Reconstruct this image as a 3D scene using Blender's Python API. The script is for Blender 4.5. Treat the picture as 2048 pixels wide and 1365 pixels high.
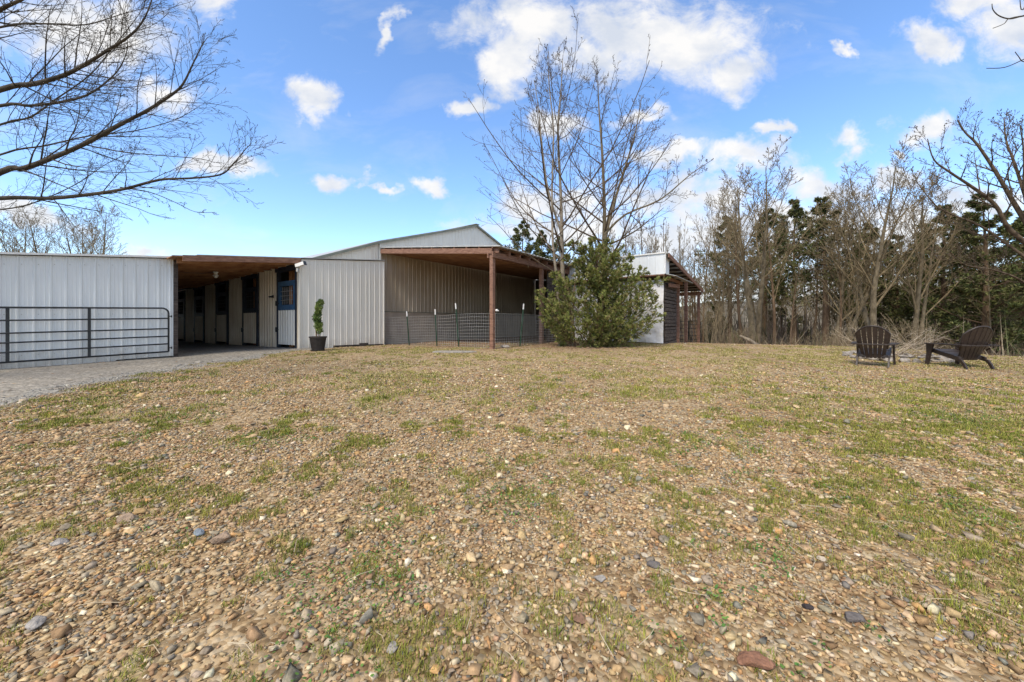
import bpy, math, random
import numpy as np
from mathutils import Vector, noise as mnoise

for o in list(bpy.data.objects): bpy.data.objects.remove(o)
scene = bpy.context.scene
COL = scene.collection
R = math.radians

# ------------------------------------------------------------------ camera
H = 1.30                 # camera height
F = 745.0                # focal length in pixels of a 2048 px wide picture
HY = 645.0               # horizon row
cam_d = bpy.data.cameras.new("camera")
cam_d.sensor_width = 36.0
cam_d.lens = F / 2048 * 36
cam_d.shift_y = -(682.5 - HY) / 2048
cam_d.clip_start = 0.05
cam_d.clip_end = 3000
cam = bpy.data.objects.new("camera", cam_d)
cam.location = (0, 0, H)
cam.rotation_euler = (R(90), 0, 0)
COL.objects.link(cam)
scene.camera = cam

# ------------------------------------------------------------------ light
scene.view_settings.view_transform = 'Standard'
scene.view_settings.look = 'None'
scene.view_settings.gamma = 1
scene.view_settings.exposure = 1.02
SUN_EL, SUN_AZ = R(50), R(212)      # azimuth clockwise from +Y
world = bpy.data.worlds.new("World")
scene.world = world
world.use_nodes = True
wt = world.node_tree
for n in list(wt.nodes): wt.nodes.remove(n)

def wn(t, **kw):
    n = wt.nodes.new(t)
    for k, v in kw.items(): setattr(n, k, v)
    return n
def wmath(op, a, b=None, c=None, clamp=False):
    n = wn('ShaderNodeMath', operation=op); n.use_clamp = clamp
    for i, v in enumerate((a, b, c)):
        if v is None: continue
        if isinstance(v, (int, float)): n.inputs[i].default_value = v
        else: wt.links.new(v, n.inputs[i])
    return n.outputs[0]

out = wn('ShaderNodeOutputWorld'); bg = wn('ShaderNodeBackground')
sky = wn('ShaderNodeTexSky'); sky.sky_type = 'NISHITA'; sky.sun_disc = False
sky.sun_elevation = SUN_EL; sky.sun_rotation = SUN_AZ
sky.altitude = 200; sky.air_density = 1.0; sky.dust_density = 0.6; sky.ozone_density = 2.2
tc = wn('ShaderNodeTexCoord'); sep = wn('ShaderNodeSeparateXYZ')
wt.links.new(tc.outputs['Generated'], sep.inputs[0])
ay = wmath('MAXIMUM', wmath('ABSOLUTE', sep.outputs[1]), 0.12)
u = wmath('DIVIDE', sep.outputs[0], ay); v = wmath('DIVIDE', sep.outputs[2], ay)
comb = wn('ShaderNodeCombineXYZ'); wt.links.new(u, comb.inputs[0]); wt.links.new(v, comb.inputs[1])
def wnoise(scale, detail, rough, sy=1.0, dist=0.0):
    m = wn('ShaderNodeVectorMath', operation='MULTIPLY'); wt.links.new(comb.outputs[0], m.inputs[0])
    m.inputs[1].default_value = (1, sy, 1)
    n = wn('ShaderNodeTexNoise'); n.inputs['Scale'].default_value = scale
    n.inputs['Detail'].default_value = detail; n.inputs['Roughness'].default_value = rough
    n.inputs['Distortion'].default_value = dist
    wt.links.new(m.outputs[0], n.inputs['Vector']); return n
warp = wnoise(5.0, 5, 0.6)
wv = wn('ShaderNodeVectorMath', operation='MULTIPLY_ADD')
wt.links.new(warp.outputs['Color'], wv.inputs[0]); wv.inputs[1].default_value = (0.30, 0.22, 0)
wt.links.new(comb.outputs[0], wv.inputs[2])
wv2 = wn('ShaderNodeVectorMath', operation='SUBTRACT'); wt.links.new(wv.outputs[0], wv2.inputs[0])
wv2.inputs[1].default_value = (0.15, 0.11, 0)
CLOUDS = [(1250,60,150,80),(1560,455,120,34),(1400,400,120,34),(1720,420,110,36),(1880,480,160,40),(1340,300,90,24),(1330,70,230,95),(1440,140,110,60),(1180,110,130,60),(1050,50,150,75),(1020,130,70,60),(940,195,50,24),
 (620,195,52,48),(690,362,52,27),(855,370,38,26),(770,376,34,14),(785,45,24,42),(1850,88,58,46),(2010,70,90,75),
 (1960,0,90,50),(1700,272,50,34),(1860,255,58,36),(1545,265,30,17),(1480,325,110,38),(1300,385,170,48),(1090,405,120,40),
 (1110,240,75,32),(1650,370,130,44),(1800,345,80,30),(170,60,210,85),(330,180,85,44),(440,325,110,22),(290,500,50,20),
 (60,450,120,26),(1690,95,40,13),(1800,300,18,9),(60,-60,260,80),(400,-30,60,60),(1500,450,260,50),(1150,470,260,45),(1800,470,260,70),(1620,500,200,60),(1400,480,200,60),(1950,400,90,40),(1250,560,400,60),(1700,580,400,60),(1290,230,60,18)]
dmin = None
for (px, py, rx, ry) in CLOUDS:
    c = ((px-1024)/F, (HY-py)/F); s = (F/rx, F/ry)
    m = wn('ShaderNodeVectorMath', operation='MULTIPLY_ADD'); wt.links.new(wv2.outputs[0], m.inputs[0])
    m.inputs[1].default_value = (s[0], s[1], 0); m.inputs[2].default_value = (-c[0]*s[0], -c[1]*s[1], 0)
    l = wn('ShaderNodeVectorMath', operation='LENGTH'); wt.links.new(m.outputs[0], l.inputs[0])
    d = l.outputs['Value']
    if dmin is None: dmin = d
    else:
        mm = wn('ShaderNodeMath', operation='SMOOTH_MIN')
        wt.links.new(dmin, mm.inputs[0]); wt.links.new(d, mm.inputs[1]); mm.inputs[2].default_value = 0.25
        dmin = mm.outputs[0]
fine = wnoise(8.0, 10, 0.66, 1.3, 0.4)
dens = wmath('ADD', wmath('MULTIPLY', dmin, -1.0), wmath('MULTIPLY', fine.outputs['Fac'], 2.0))   # ~1 at centre
mr = wn('ShaderNodeMapRange'); mr.interpolation_type = 'SMOOTHSTEP'
wt.links.new(dens, mr.inputs['Value'])
mr.inputs['From Min'].default_value = -0.22; mr.inputs['From Max'].default_value = 0.70
mr.inputs['To Min'].default_value = 0; mr.inputs['To Max'].default_value = 0.95
# thin veils
veil = wnoise(3.0, 7, 0.6, 2.2, 0.5)
mv = wn('ShaderNodeMapRange'); wt.links.new(veil.outputs['Fac'], mv.inputs['Value'])
mv.inputs['From Min'].default_value = 0.5; mv.inputs['From Max'].default_value = 0.8; mv.inputs['To Max'].default_value = 0.28
ov = wn('ShaderNodeMapRange'); wt.links.new(wmath('ADD', v, wmath('MULTIPLY', veil.outputs['Fac'], 0.8)), ov.inputs['Value'])  # overcast overhead, out of view, added for more neutral light
ov.inputs['From Min'].default_value = 1.55; ov.inputs['From Max'].default_value = 2.1; ov.inputs['To Max'].default_value = 0.85
cmask = wmath('MAXIMUM', wmath('MAXIMUM', mr.outputs[0], mv.outputs[0]), ov.outputs[0])
shade = wnoise(6.0, 6, 0.55, 1.6)
cr = wn('ShaderNodeValToRGB'); wt.links.new(shade.outputs['Fac'], cr.inputs[0])
cr.color_ramp.elements[0].position = 0.34; cr.color_ramp.elements[0].color = (3.5, 3.75, 4.2, 1)
cr.color_ramp.elements[1].position = 0.6; cr.color_ramp.elements[1].color = (5.1, 5.0, 4.85, 1)
hsv = wn('ShaderNodeHueSaturation'); wt.links.new(sky.outputs[0], hsv.inputs['Color'])
hsv.inputs['Saturation'].default_value = 1.13; hsv.inputs['Value'].default_value = 1.55; hsv.inputs['Hue'].default_value = 0.503
mix = wn('ShaderNodeMixRGB'); wt.links.new(cmask, mix.inputs[0])
wt.links.new(hsv.outputs[0], mix.inputs[1]); wt.links.new(cr.outputs[0], mix.inputs[2])
wt.links.new(mix.outputs[0], bg.inputs['Color']); bg.inputs['Strength'].default_value = 0.1
wt.links.new(bg.outputs[0], out.inputs[0])

sd = bpy.data.lights.new("sun", 'SUN'); sd.energy = 1.9; sd.angle = R(16); sd.color = (1.0, 0.90, 0.74)
sun = bpy.data.objects.new("sun", sd); COL.objects.link(sun)
sv = Vector((math.sin(SUN_AZ)*math.cos(SUN_EL), math.cos(SUN_AZ)*math.cos(SUN_EL), math.sin(SUN_EL)))
sun.rotation_euler = sv.to_track_quat('Z', 'Y').to_euler()
sun.location = (0, 0, 30)

# ------------------------------------------------------------------ helpers
def P(px, py, Y):
    return Vector(((px-1024)/F*Y, Y, H + (HY-py)/F*Y))

def mat(name, c1, c2=None, scale=5.0, rough=0.8, bump=0.0, bscale=None, metal=0.0, stretch=(1,1,1), detail=6, spec=0.3, c3=None, trans=0.0, ramp=(0.35,0.65)):
    m = bpy.data.materials.new(name); m.use_nodes = True
    nt = m.node_tree; b = nt.nodes['Principled BSDF']
    b.inputs['Roughness'].default_value = rough; b.inputs['Metallic'].default_value = metal
    b.inputs['Specular IOR Level'].default_value = spec
    b.inputs['Base Color'].default_value = (*c1, 1)
    if c2 is not None or bump:
        t = nt.nodes.new('ShaderNodeTexCoord'); mp = nt.nodes.new('ShaderNodeMapping')
        mp.inputs['Scale'].default_value = stretch
        nt.links.new(t.outputs['Object'], mp.inputs[0])
    if c2 is not None:
        n = nt.nodes.new('ShaderNodeTexNoise'); n.inputs['Scale'].default_value = scale
        n.inputs['Detail'].default_value = detail; n.inputs['Roughness'].default_value = 0.6
        nt.links.new(mp.outputs[0], n.inputs['Vector'])
        r = nt.nodes.new('ShaderNodeValToRGB'); nt.links.new(n.outputs['Fac'], r.inputs[0])
        r.color_ramp.elements[0].position = ramp[0]; r.color_ramp.elements[0].color = (*c1, 1)
        r.color_ramp.elements[1].position = ramp[1]; r.color_ramp.elements[1].color = (*c2, 1)
        if c3 is not None:
            e = r.color_ramp.elements.new((ramp[0]+ramp[1])/2); e.color = (*c3, 1)
        nt.links.new(r.outputs[0], b.inputs['Base Color'])
    if bump:
        n2 = nt.nodes.new('ShaderNodeTexNoise'); n2.inputs['Scale'].default_value = bscale or scale*4
        n2.inputs['Detail'].default_value = 5
        nt.links.new(mp.outputs[0], n2.inputs['Vector'])
        bp = nt.nodes.new('ShaderNodeBump'); bp.inputs['Strength'].default_value = bump
        bp.inputs['Distance'].default_value = 0.02
        nt.links.new(n2.outputs['Fac'], bp.inputs['Height']); nt.links.new(bp.outputs[0], b.inputs['Normal'])
    return m

def attr_mat(name, attr, rough=0.85, nscale=60, amt=0.35, spec=0.2):
    m = bpy.data.materials.new(name); m.use_nodes = True
    nt = m.node_tree; b = nt.nodes['Principled BSDF']; b.inputs['Roughness'].default_value = rough
    b.inputs['Specular IOR Level'].default_value = spec
    a = nt.nodes.new('ShaderNodeAttribute'); a.attribute_name = attr
    t = nt.nodes.new('ShaderNodeTexCoord')
    n = nt.nodes.new('ShaderNodeTexNoise'); n.inputs['Scale'].default_value = nscale; n.inputs['Detail'].default_value = 4
    nt.links.new(t.outputs['Object'], n.inputs['Vector'])
    mr_ = nt.nodes.new('ShaderNodeMapRange'); nt.links.new(n.outputs['Fac'], mr_.inputs['Value'])
    mr_.inputs['From Min'].default_value = 0.3; mr_.inputs['From Max'].default_value = 0.7
    mr_.inputs['To Min'].default_value = 1-amt; mr_.inputs['To Max'].default_value = 1+amt
    vm = nt.nodes.new('ShaderNodeVectorMath'); vm.operation = 'SCALE'
    nt.links.new(a.outputs['Color'], vm.inputs[0]); nt.links.new(mr_.outputs[0], vm.inputs['Scale'])
    nt.links.new(vm.outputs[0], b.inputs['Base Color'])
    return m

def tag(o, label=None, cat=None, group=None, kind=None):
    if label: o['label'] = label
    if cat: o['category'] = cat
    if group: o['group'] = group
    if kind: o['kind'] = kind
    return o
def thing(name, loc, label, cat, group=None, rz=0.0):
    o = bpy.data.objects.new(name, None); o.location = loc; o.rotation_euler = (0, 0, rz)
    o.empty_display_size = 0.2
    COL.objects.link(o); return tag(o, label, cat, group)

class MB:
    """collects geometry in WORLD coordinates (or local when build(local=True))"""
    def __init__(s): s.v = []; s.f = []; s.smooth = False
    def quad(s, a, b, c, d):
        i = len(s.v); s.v += [tuple(a), tuple(b), tuple(c), tuple(d)]; s.f.append((i, i+1, i+2, i+3))
    def poly(s, pts):
        i = len(s.v); s.v += [tuple(p) for p in pts]; s.f.append(tuple(range(i, i+len(pts))))
    def box8(s, p):
        i = len(s.v); s.v += [tuple(q) for q in p]
        for f in ((0,3,2,1),(4,5,6,7),(0,1,5,4),(1,2,6,5),(2,3,7,6),(3,0,4,7)):
            s.f.append(tuple(i+k for k in f))
    def box(s, lo, hi):
        (a,b,c),(d,e,f) = lo, hi
        s.box8([(a,b,c),(d,b,c),(d,e,c),(a,e,c),(a,b,f),(d,b,f),(d,e,f),(a,e,f)])
    def beam(s, a, b, w, h, up=(0,0,1)):
        """rectangular bar from a to b, w wide (sideways), h tall, centred"""
        a = Vector(a); b = Vector(b); d = (b-a).normalized(); up = Vector(up)
        sd_ = d.cross(up)
        if sd_.length < 1e-4: sd_ = Vector((1,0,0))
        sd_.normalize(); u_ = sd_.cross(d).normalized()
        x = sd_*w/2; z = u_*h/2
        s.box8([a-x-z, a+x-z, b+x-z, b-x-z, a-x+z, a+x+z, b+x+z, b-x+z])
    def tube(s, pts, rad, n=8, caps=True):
        pts = [Vector(p) for p in pts]
        if not hasattr(rad, '__len__'): rad = [rad]*len(pts)
        i0 = len(s.v); prev = None
        for k, p in enumerate(pts):
            if k == 0: d = pts[1]-p
            elif k == len(pts)-1: d = p-pts[k-1]
            else: d = pts[k+1]-pts[k-1]
            d.normalize()
            if prev is None:
                a = Vector((0,0,1)) if abs(d.z) < 0.9 else Vector((1,0,0))
                x = d.cross(a).normalized()
            else:
                x = (prev - d*prev.dot(d)).normalized()
            prev = x; y = d.cross(x)
            for j in range(n):
                t = 2*math.pi*j/n
                s.v.append(tuple(p + (x*math.cos(t)+y*math.sin(t))*rad[k]))
        for k in range(len(pts)-1):
            for j in range(n):
                a = i0+k*n+j; b = i0+k*n+(j+1) % n
                s.f.append((a, b, b+n, a+n))
        if caps:
            s.f.append(tuple(i0+j for j in range(n))[::-1]); e = i0+(len(pts)-1)*n
            s.f.append(tuple(e+j for j in range(n)))
    def lathe(s, prof, c, n=24):
        i0 = len(s.v)
        for (r, z) in prof:
            for j in range(n):
                t = 2*math.pi*j/n
                s.v.append((c[0]+r*math.cos(t), c[1]+r*math.sin(t), c[2]+z))
        for k in range(len(prof)-1):
            for j in range(n):
                a = i0+k*n+j; b = i0+k*n+(j+1) % n
                s.f.append((a, b, b+n, a+n))
    def build(s, name, m, parent=None, local=False, smooth=False, bevel=0.0):
        me = bpy.data.meshes.new(name)
        vs = s.v
        if parent is not None and not local:
            root = Vector((0,0,0)); q = parent
            chain = []
            while q is not None: chain.append(q); q = q.parent
            off = Vector((0,0,0))
            for q in chain: off += q.location
            vs = [(x-off.x, y-off.y, z-off.z) for (x, y, z) in vs]
        me.from_pydata(vs, [], s.f); me.materials.append(m)
        if smooth:
            for p in me.polygons: p.use_smooth = True
        me.update()
        o = bpy.data.objects.new(name, me); COL.objects.link(o)
        if parent is not None: o.parent = parent
        if bevel:
            bv = o.modifiers.new('bevel', 'BEVEL'); bv.width = bevel; bv.segments = 2; bv.limit_method = 'ANGLE'
        return o

def np_mesh(name, verts, faces, m, parent=None, cols=None, smooth=False):
    """verts (N,3) float, faces (M,k) int"""
    verts = np.asarray(verts, dtype=np.float32); faces = np.asarray(faces, dtype=np.int32)
    me = bpy.data.meshes.new(name); k = faces.shape[1]
    me.vertices.add(len(verts)); me.vertices.foreach_set('co', verts.ravel())
    me.loops.add(faces.size); me.loops.foreach_set('vertex_index', faces.ravel())
    me.polygons.add(len(faces))
    me.polygons.foreach_set('loop_start', np.arange(0, faces.size, k, dtype=np.int32))
    me.polygons.foreach_set('loop_total', np.full(len(faces), k, dtype=np.int32))
    if smooth: me.polygons.foreach_set('use_smooth', np.ones(len(faces), dtype=bool))
    if cols is not None:
        a = me.color_attributes.new('col', 'FLOAT_COLOR', 'POINT')
        c = np.ones((len(verts), 4), dtype=np.float32); c[:, :3] = cols
        a.data.foreach_set('color', c.ravel())
    me.materials.append(m); me.update(calc_edges=True); me.validate()
    o = bpy.data.objects.new(name, me); COL.objects.link(o)
    if parent is not None: o.parent = parent
    return o

def copy_tree(o, parent=None):
    c = o.copy(); COL.objects.link(c)
    if parent is not None: c.parent = parent
    for ch in list(o.children): copy_tree(ch, c)
    return c

# numpy value noise
def vnoise(x, y, seed=0):
    xi = np.floor(x).astype(np.int64); yi = np.floor(y).astype(np.int64)
    xf = x-xi; yf = y-yi
    def h(a, b):
        n = (a*374761393 + b*668265263 + seed*1442695041) & 0xffffffff
        n = ((n ^ (n >> 13))*1274126177) & 0xffffffff
        return ((n ^ (n >> 16)) & 0xffff)/65535.0
    sx = xf*xf*(3-2*xf); sy = yf*yf*(3-2*yf)
    return (h(xi,yi)*(1-sx)+h(xi+1,yi)*sx)*(1-sy) + (h(xi,yi+1)*(1-sx)+h(xi+1,yi+1)*sx)*sy
def fbm(x, y, seed=0, o=4):
    s = 0; a = 0.5; t = 0
    for i in range(o):
        s = s + a*vnoise(x*2**i, y*2**i, seed+i*17); t += a; a *= 0.5
    return s/t
def sstep(a, b, x):
    t = np.clip((x-a)/(b-a), 0, 1); return t*t*(3-2*t)

# ------------------------------------------------------------------ ground heights
CP = np.array([(0,0,-1.30),(0,-6,-1.36),(3,3,-1.26),(-3,3,-1.25),(0,7,-1.08),(-10.9,7.95,-1.035),(-9.36,10.24,-.97),
 (-7.03,12.35,-.895),(-5.3,15.3,-.93),(-.63,12.07,-.86),(1.15,14.52,-.84),(5.79,14.2,-.84),(3.3,16.2,-.80),(9.4,9.8,-1.09),
 (12,9.2,-1.10),(-18.3,20.6,-1.06),(-14,4,-1.22),(14,4,-1.25),(8,4,-1.22),(9.08,18,-.99),(12,15.5,-.96),(14.06,13.5,-.98),
 (16.8,12.2,-1.11),(24,8,-1.2),(0,26,-.95),(-25,0,-1.3),(25,-5,-1.4),(-30,25,-1.1)])
def _U(r2): return np.where(r2 > 1e-9, r2*np.log(np.maximum(r2, 1e-9)), 0)
_n = len(CP); _K = _U(((CP[:,None,:2]-CP[None,:,:2])**2).sum(-1)) + np.eye(_n)*0.5
_Pm = np.hstack([np.ones((_n,1)), CP[:,:2]])
_A = np.block([[_K,_Pm],[_Pm.T,np.zeros((3,3))]])
_w = np.linalg.solve(_A, np.concatenate([CP[:,2], np.zeros(3)]))
def ground_z(X, Y):
    X = np.asarray(X, float); Y = np.asarray(Y, float)
    z = _w[_n] + _w[_n+1]*X + _w[_n+2]*Y
    for i in range(_n): z = z + _w[i]*_U((X-CP[i,0])**2+(Y-CP[i,1])**2)
    r = np.hypot(X, Y-8); k = sstep(26, 48, r)
    z = z*(1-k) + k*(-1.2)
    d = np.maximum(0.68*X+0.73*Y-19.7, 0)
    z = z - 8.0*(1-np.exp(-(d/17)**1.35))
    return z + H
def gz(x, y): return float(ground_z(x, y)) + 0.0
def GP(px, Y, dz=0.0):
    x = (px-1024)/F*Y
    return Vector((x, Y, gz(x, Y)+dz))

# ------------------------------------------------------------------ plan of the buildings
D1 = Vector((.5876, .8091, 0)); D2 = Vector((-.8087, .5883, 0)); NB = -D2   # NB: towards us from the fronts
A0 = Vector((-7.03, 12.35, 0))           # front corner of the stall row
B0 = Vector((-9.31, 10.24, 0))           # right end of the left front
G0 = Vector((-5.486, 15.6, 0))           # left corner of the gable wall
def zr(p):                                # roof height of the stable at point p (monopitch)
    return H + 2.12 + 0.110*((Vector((p[0],p[1],0))-A0).dot(D1)) - 0.02*((Vector((p[0],p[1],0))-A0).dot(D2))

# materials -----------------------------------------------------------
def metal_mat(name, ca, cb, streak=True):
    m = bpy.data.materials.new(name); m.use_nodes = True
    nt = m.node_tree; b = nt.nodes['Principled BSDF']
    b.inputs['Roughness'].default_value = 0.42; b.inputs['Specular IOR Level'].default_value = 0.4
    t = nt.nodes.new('ShaderNodeTexCoord')
    mp = nt.nodes.new('ShaderNodeMapping'); mp.inputs['Scale'].default_value = (9, 9, 0.5); nt.links.new(t.outputs['Object'], mp.inputs[0])
    n = nt.nodes.new('ShaderNodeTexNoise'); n.inputs['Scale'].default_value = 1.6; n.inputs['Detail'].default_value = 6; nt.links.new(mp.outputs[0], n.inputs['Vector'])
    n3 = nt.nodes.new('ShaderNodeTexNoise'); n3.inputs['Scale'].default_value = 0.9; n3.inputs['Detail'].default_value = 5; nt.links.new(t.outputs['Object'], n3.inputs['Vector'])
    ad = nt.nodes.new('ShaderNodeMath'); ad.operation = 'MULTIPLY_ADD'; nt.links.new(n.outputs['Fac'], ad.inputs[0]); ad.inputs[1].default_value = 0.5
    ml = nt.nodes.new('ShaderNodeMath'); ml.operation = 'MULTIPLY'; nt.links.new(n3.outputs['Fac'], ml.inputs[0]); ml.inputs[1].default_value = 0.5
    nt.links.new(ml.outputs[0], ad.inputs[2])
    r = nt.nodes.new('ShaderNodeValToRGB'); nt.links.new(ad.outputs[0], r.inputs[0])
    r.color_ramp.elements[0].position = 0.38; r.color_ramp.elements[0].color = (*ca, 1)
    r.color_ramp.elements[1].position = 0.62; r.color_ramp.elements[1].color = (*cb, 1)
    # mud splash and dirt along the bottom edge
    sx = nt.nodes.new('ShaderNodeSeparateXYZ'); nt.links.new(t.outputs['Object'], sx.inputs[0])
    nd = nt.nodes.new('ShaderNodeTexNoise'); nd.inputs['Scale'].default_value = 3.5; nd.inputs['Detail'].default_value = 8; nd.inputs['Roughness'].default_value = .7; nt.links.new(t.outputs['Object'], nd.inputs['Vector'])
    m1 = nt.nodes.new('ShaderNodeMath'); m1.operation = 'MULTIPLY_ADD'; nt.links.new(nd.outputs['Fac'], m1.inputs[0]); m1.inputs[1].default_value = -.9; nt.links.new(sx.outputs[2], m1.inputs[2])
    m2 = nt.nodes.new('ShaderNodeMapRange'); nt.links.new(m1.outputs[0], m2.inputs['Value']); m2.inputs['From Min'].default_value = -.15; m2.inputs['From Max'].default_value = -.65; m2.inputs['To Max'].default_value = .55
    mx = nt.nodes.new('ShaderNodeMixRGB'); nt.links.new(m2.outputs[0], mx.inputs[0]); nt.links.new(r.outputs[0], mx.inputs[1]); mx.inputs[2].default_value = (.36,.28,.19,1)
    nt.links.new(mx.outputs[0], b.inputs['Base Color'])
    bp = nt.nodes.new('ShaderNodeBump'); bp.inputs['Strength'].default_value = 0.25; bp.inputs['Distance'].default_value = 0.01
    nt.links.new(n3.outputs['Fac'], bp.inputs['Height']); nt.links.new(bp.outputs[0], b.inputs['Normal'])
    return m
M = {}
M['white_metal'] = metal_mat('white_sheet_metal', (.69,.705,.70), (.755,.77,.765))
M['cream_metal'] = metal_mat('cream_sheet_metal', (.70,.66,.575), (.77,.73,.65))
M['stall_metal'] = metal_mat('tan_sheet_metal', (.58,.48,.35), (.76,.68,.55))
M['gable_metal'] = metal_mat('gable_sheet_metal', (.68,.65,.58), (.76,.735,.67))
M['shaded_gable_metal'] = metal_mat('shade_darkened_tan_metal', (.43,.365,.28), (.56,.49,.395))  # gable sheet darkened and browned in colour to stand for lean-to shade
M['roof_metal'] = mat('roof_sheet_metal', (.34,.34,.33), (.46,.46,.44), 2, rough=.45, bump=.05)
M['roof_edge'] = mat('green_grey_roof_trim', (.16,.17,.14), (.24,.25,.2), 3, rough=.6)
M['wood_red'] = mat('red_brown_stained_timber', (.15,.075,.048), (.28,.155,.105), 3, rough=.75, bump=.3, stretch=(2,2,9), bscale=14)
M['wood_ceiling'] = mat('warm_roof_boards', (.20,.09,.045), (.40,.22,.11), 2.2, rough=.8, bump=.3, stretch=(1,1,1), bscale=10)
M['wood_weathered'] = mat('weathered_dark_boards', (.035,.026,.022), (.12,.095,.08), 4, rough=.9, bump=.5, stretch=(1,1,7), bscale=12)
M['navy'] = mat('navy_painted_wood', (.018,.022,.032), (.035,.042,.06), 6, rough=.6, bump=.1)
M['blue'] = mat('blue_painted_wood', (.035,.085,.16), (.06,.13,.23), 6, rough=.55, bump=.1)
M['orange_wood'] = mat('raw_orange_wood', (.30,.13,.06), (.45,.22,.1), 6, rough=.8)
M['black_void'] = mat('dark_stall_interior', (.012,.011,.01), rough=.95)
M['black_metal'] = mat('black_painted_steel', (.012,.013,.014), (.025,.026,.028), 12, rough=.42, spec=.5)
M['galv'] = mat('galvanised_wire', (.38,.37,.35), (.5,.49,.46), 20, rough=.5, metal=.3)
M['green_steel'] = mat('green_painted_steel', (.02,.05,.03), (.03,.075,.045), 20, rough=.6)
M['white_paint'] = mat('white_paint', (.72,.7,.66), (.8,.79,.76), 20, rough=.6)
M['tarp'] = mat('white_tarpaulin', (.62,.61,.61), (.72,.71,.70), 2.5, rough=.5, bump=.9, bscale=2.4)
M['tarp'].node_tree.nodes['Bump'].inputs['Distance'].default_value = 0.12
M['plastic_brown'] = mat('dark_brown_resin', (.026,.017,.013), (.042,.028,.022), 20, rough=.42, bump=.08, spec=.5)
M['pot'] = mat('brown_black_resin_pot', (.03,.026,.024), (.045,.038,.034), 10, rough=.5, bump=.05)
M['glass_white'] = mat('frosted_bulb', (.75,.75,.72), rough=.3)
M['soil'] = mat('potting_soil', (.03,.02,.014), (.06,.04,.03), 30, rough=1)
M['rust'] = mat('rusty_leaf_litter', (.12,.055,.03), (.26,.14,.08), 30, rough=1, bump=.5)
M['bark_grey'] = mat('grey_brown_bark', (.085,.066,.040), (.21,.168,.108), 5, rough=.95, bump=.6, bscale=30, stretch=(2,2,.7))
M['bark_pale'] = mat('pale_smooth_bark', (.15,.12,.085), (.32,.27,.205), 6, rough=.9, bump=.3, bscale=20, stretch=(2,2,.8))
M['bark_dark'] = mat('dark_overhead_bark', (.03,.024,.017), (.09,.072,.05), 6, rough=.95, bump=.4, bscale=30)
M['bark_red'] = mat('red_brown_bark', (.085,.052,.030), (.19,.125,.075), 5, rough=.95, bump=.6, bscale=26, stretch=(2,2,.5))
M['twig_tan'] = mat('tan_twigs', (.16,.12,.068), (.3,.24,.15), 8, rough=1)
M['twig_dark'] = mat('dark_brown_twigs', (.055,.038,.024), (.15,.108,.07), 6, rough=1)
M['twig_brown'] = mat('warm_brown_twigs', (.125,.092,.050), (.26,.20,.115), 6, rough=1)
M['stone'] = mat('weathered_fieldstone', (.17,.145,.12), (.42,.38,.33), 9, rough=.95, bump=.7, bscale=40, c3=(.28,.25,.22))
M['foliage'] = attr_mat('evergreen_foliage', 'col', rough=.85, nscale=8, amt=.3)
M['gravel'] = attr_mat('loose_stones', 'col', rough=.95, nscale=70, amt=.28, spec=.12)
M['grass'] = attr_mat('short_grass', 'col', rough=.85, nscale=20, amt=.3)

# concrete block wall material
def block_mat():
    m = bpy.data.materials.new('grey_concrete_block'); m.use_nodes = True
    nt = m.node_tree; b = nt.nodes['Principled BSDF']; b.inputs['Roughness'].default_value = .95
    t = nt.nodes.new('ShaderNodeTexCoord')
    n = nt.nodes.new('ShaderNodeTexNoise'); n.inputs['Scale'].default_value = 2.5; n.inputs['Detail'].default_value = 8; nt.links.new(t.outputs['Object'], n.inputs['Vector'])
    r = nt.nodes.new('ShaderNodeValToRGB'); nt.links.new(n.outputs['Fac'], r.inputs[0])
    r.color_ramp.elements[0].position = .3; r.color_ramp.elements[0].color = (.38,.32,.26,1)
    r.color_ramp.elements[1].position = .7; r.color_ramp.elements[1].color = (.50,.43,.35,1)
    nt.links.new(r.outputs[0], b.inputs['Base Color'])
    bp = nt.nodes.new('ShaderNodeBump'); bp.inputs['Strength'].default_value = .5; bp.inputs['Distance'].default_value = .01
    n2 = nt.nodes.new('ShaderNodeTexNoise'); n2.inputs['Scale'].default_value = 60; nt.links.new(t.outputs['Object'], n2.inputs['Vector'])
    nt.links.new(n2.outputs['Fac'], bp.inputs['Height']); nt.links.new(bp.outputs[0], b.inputs['Normal'])
    return m
M['block'] = block_mat()

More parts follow.
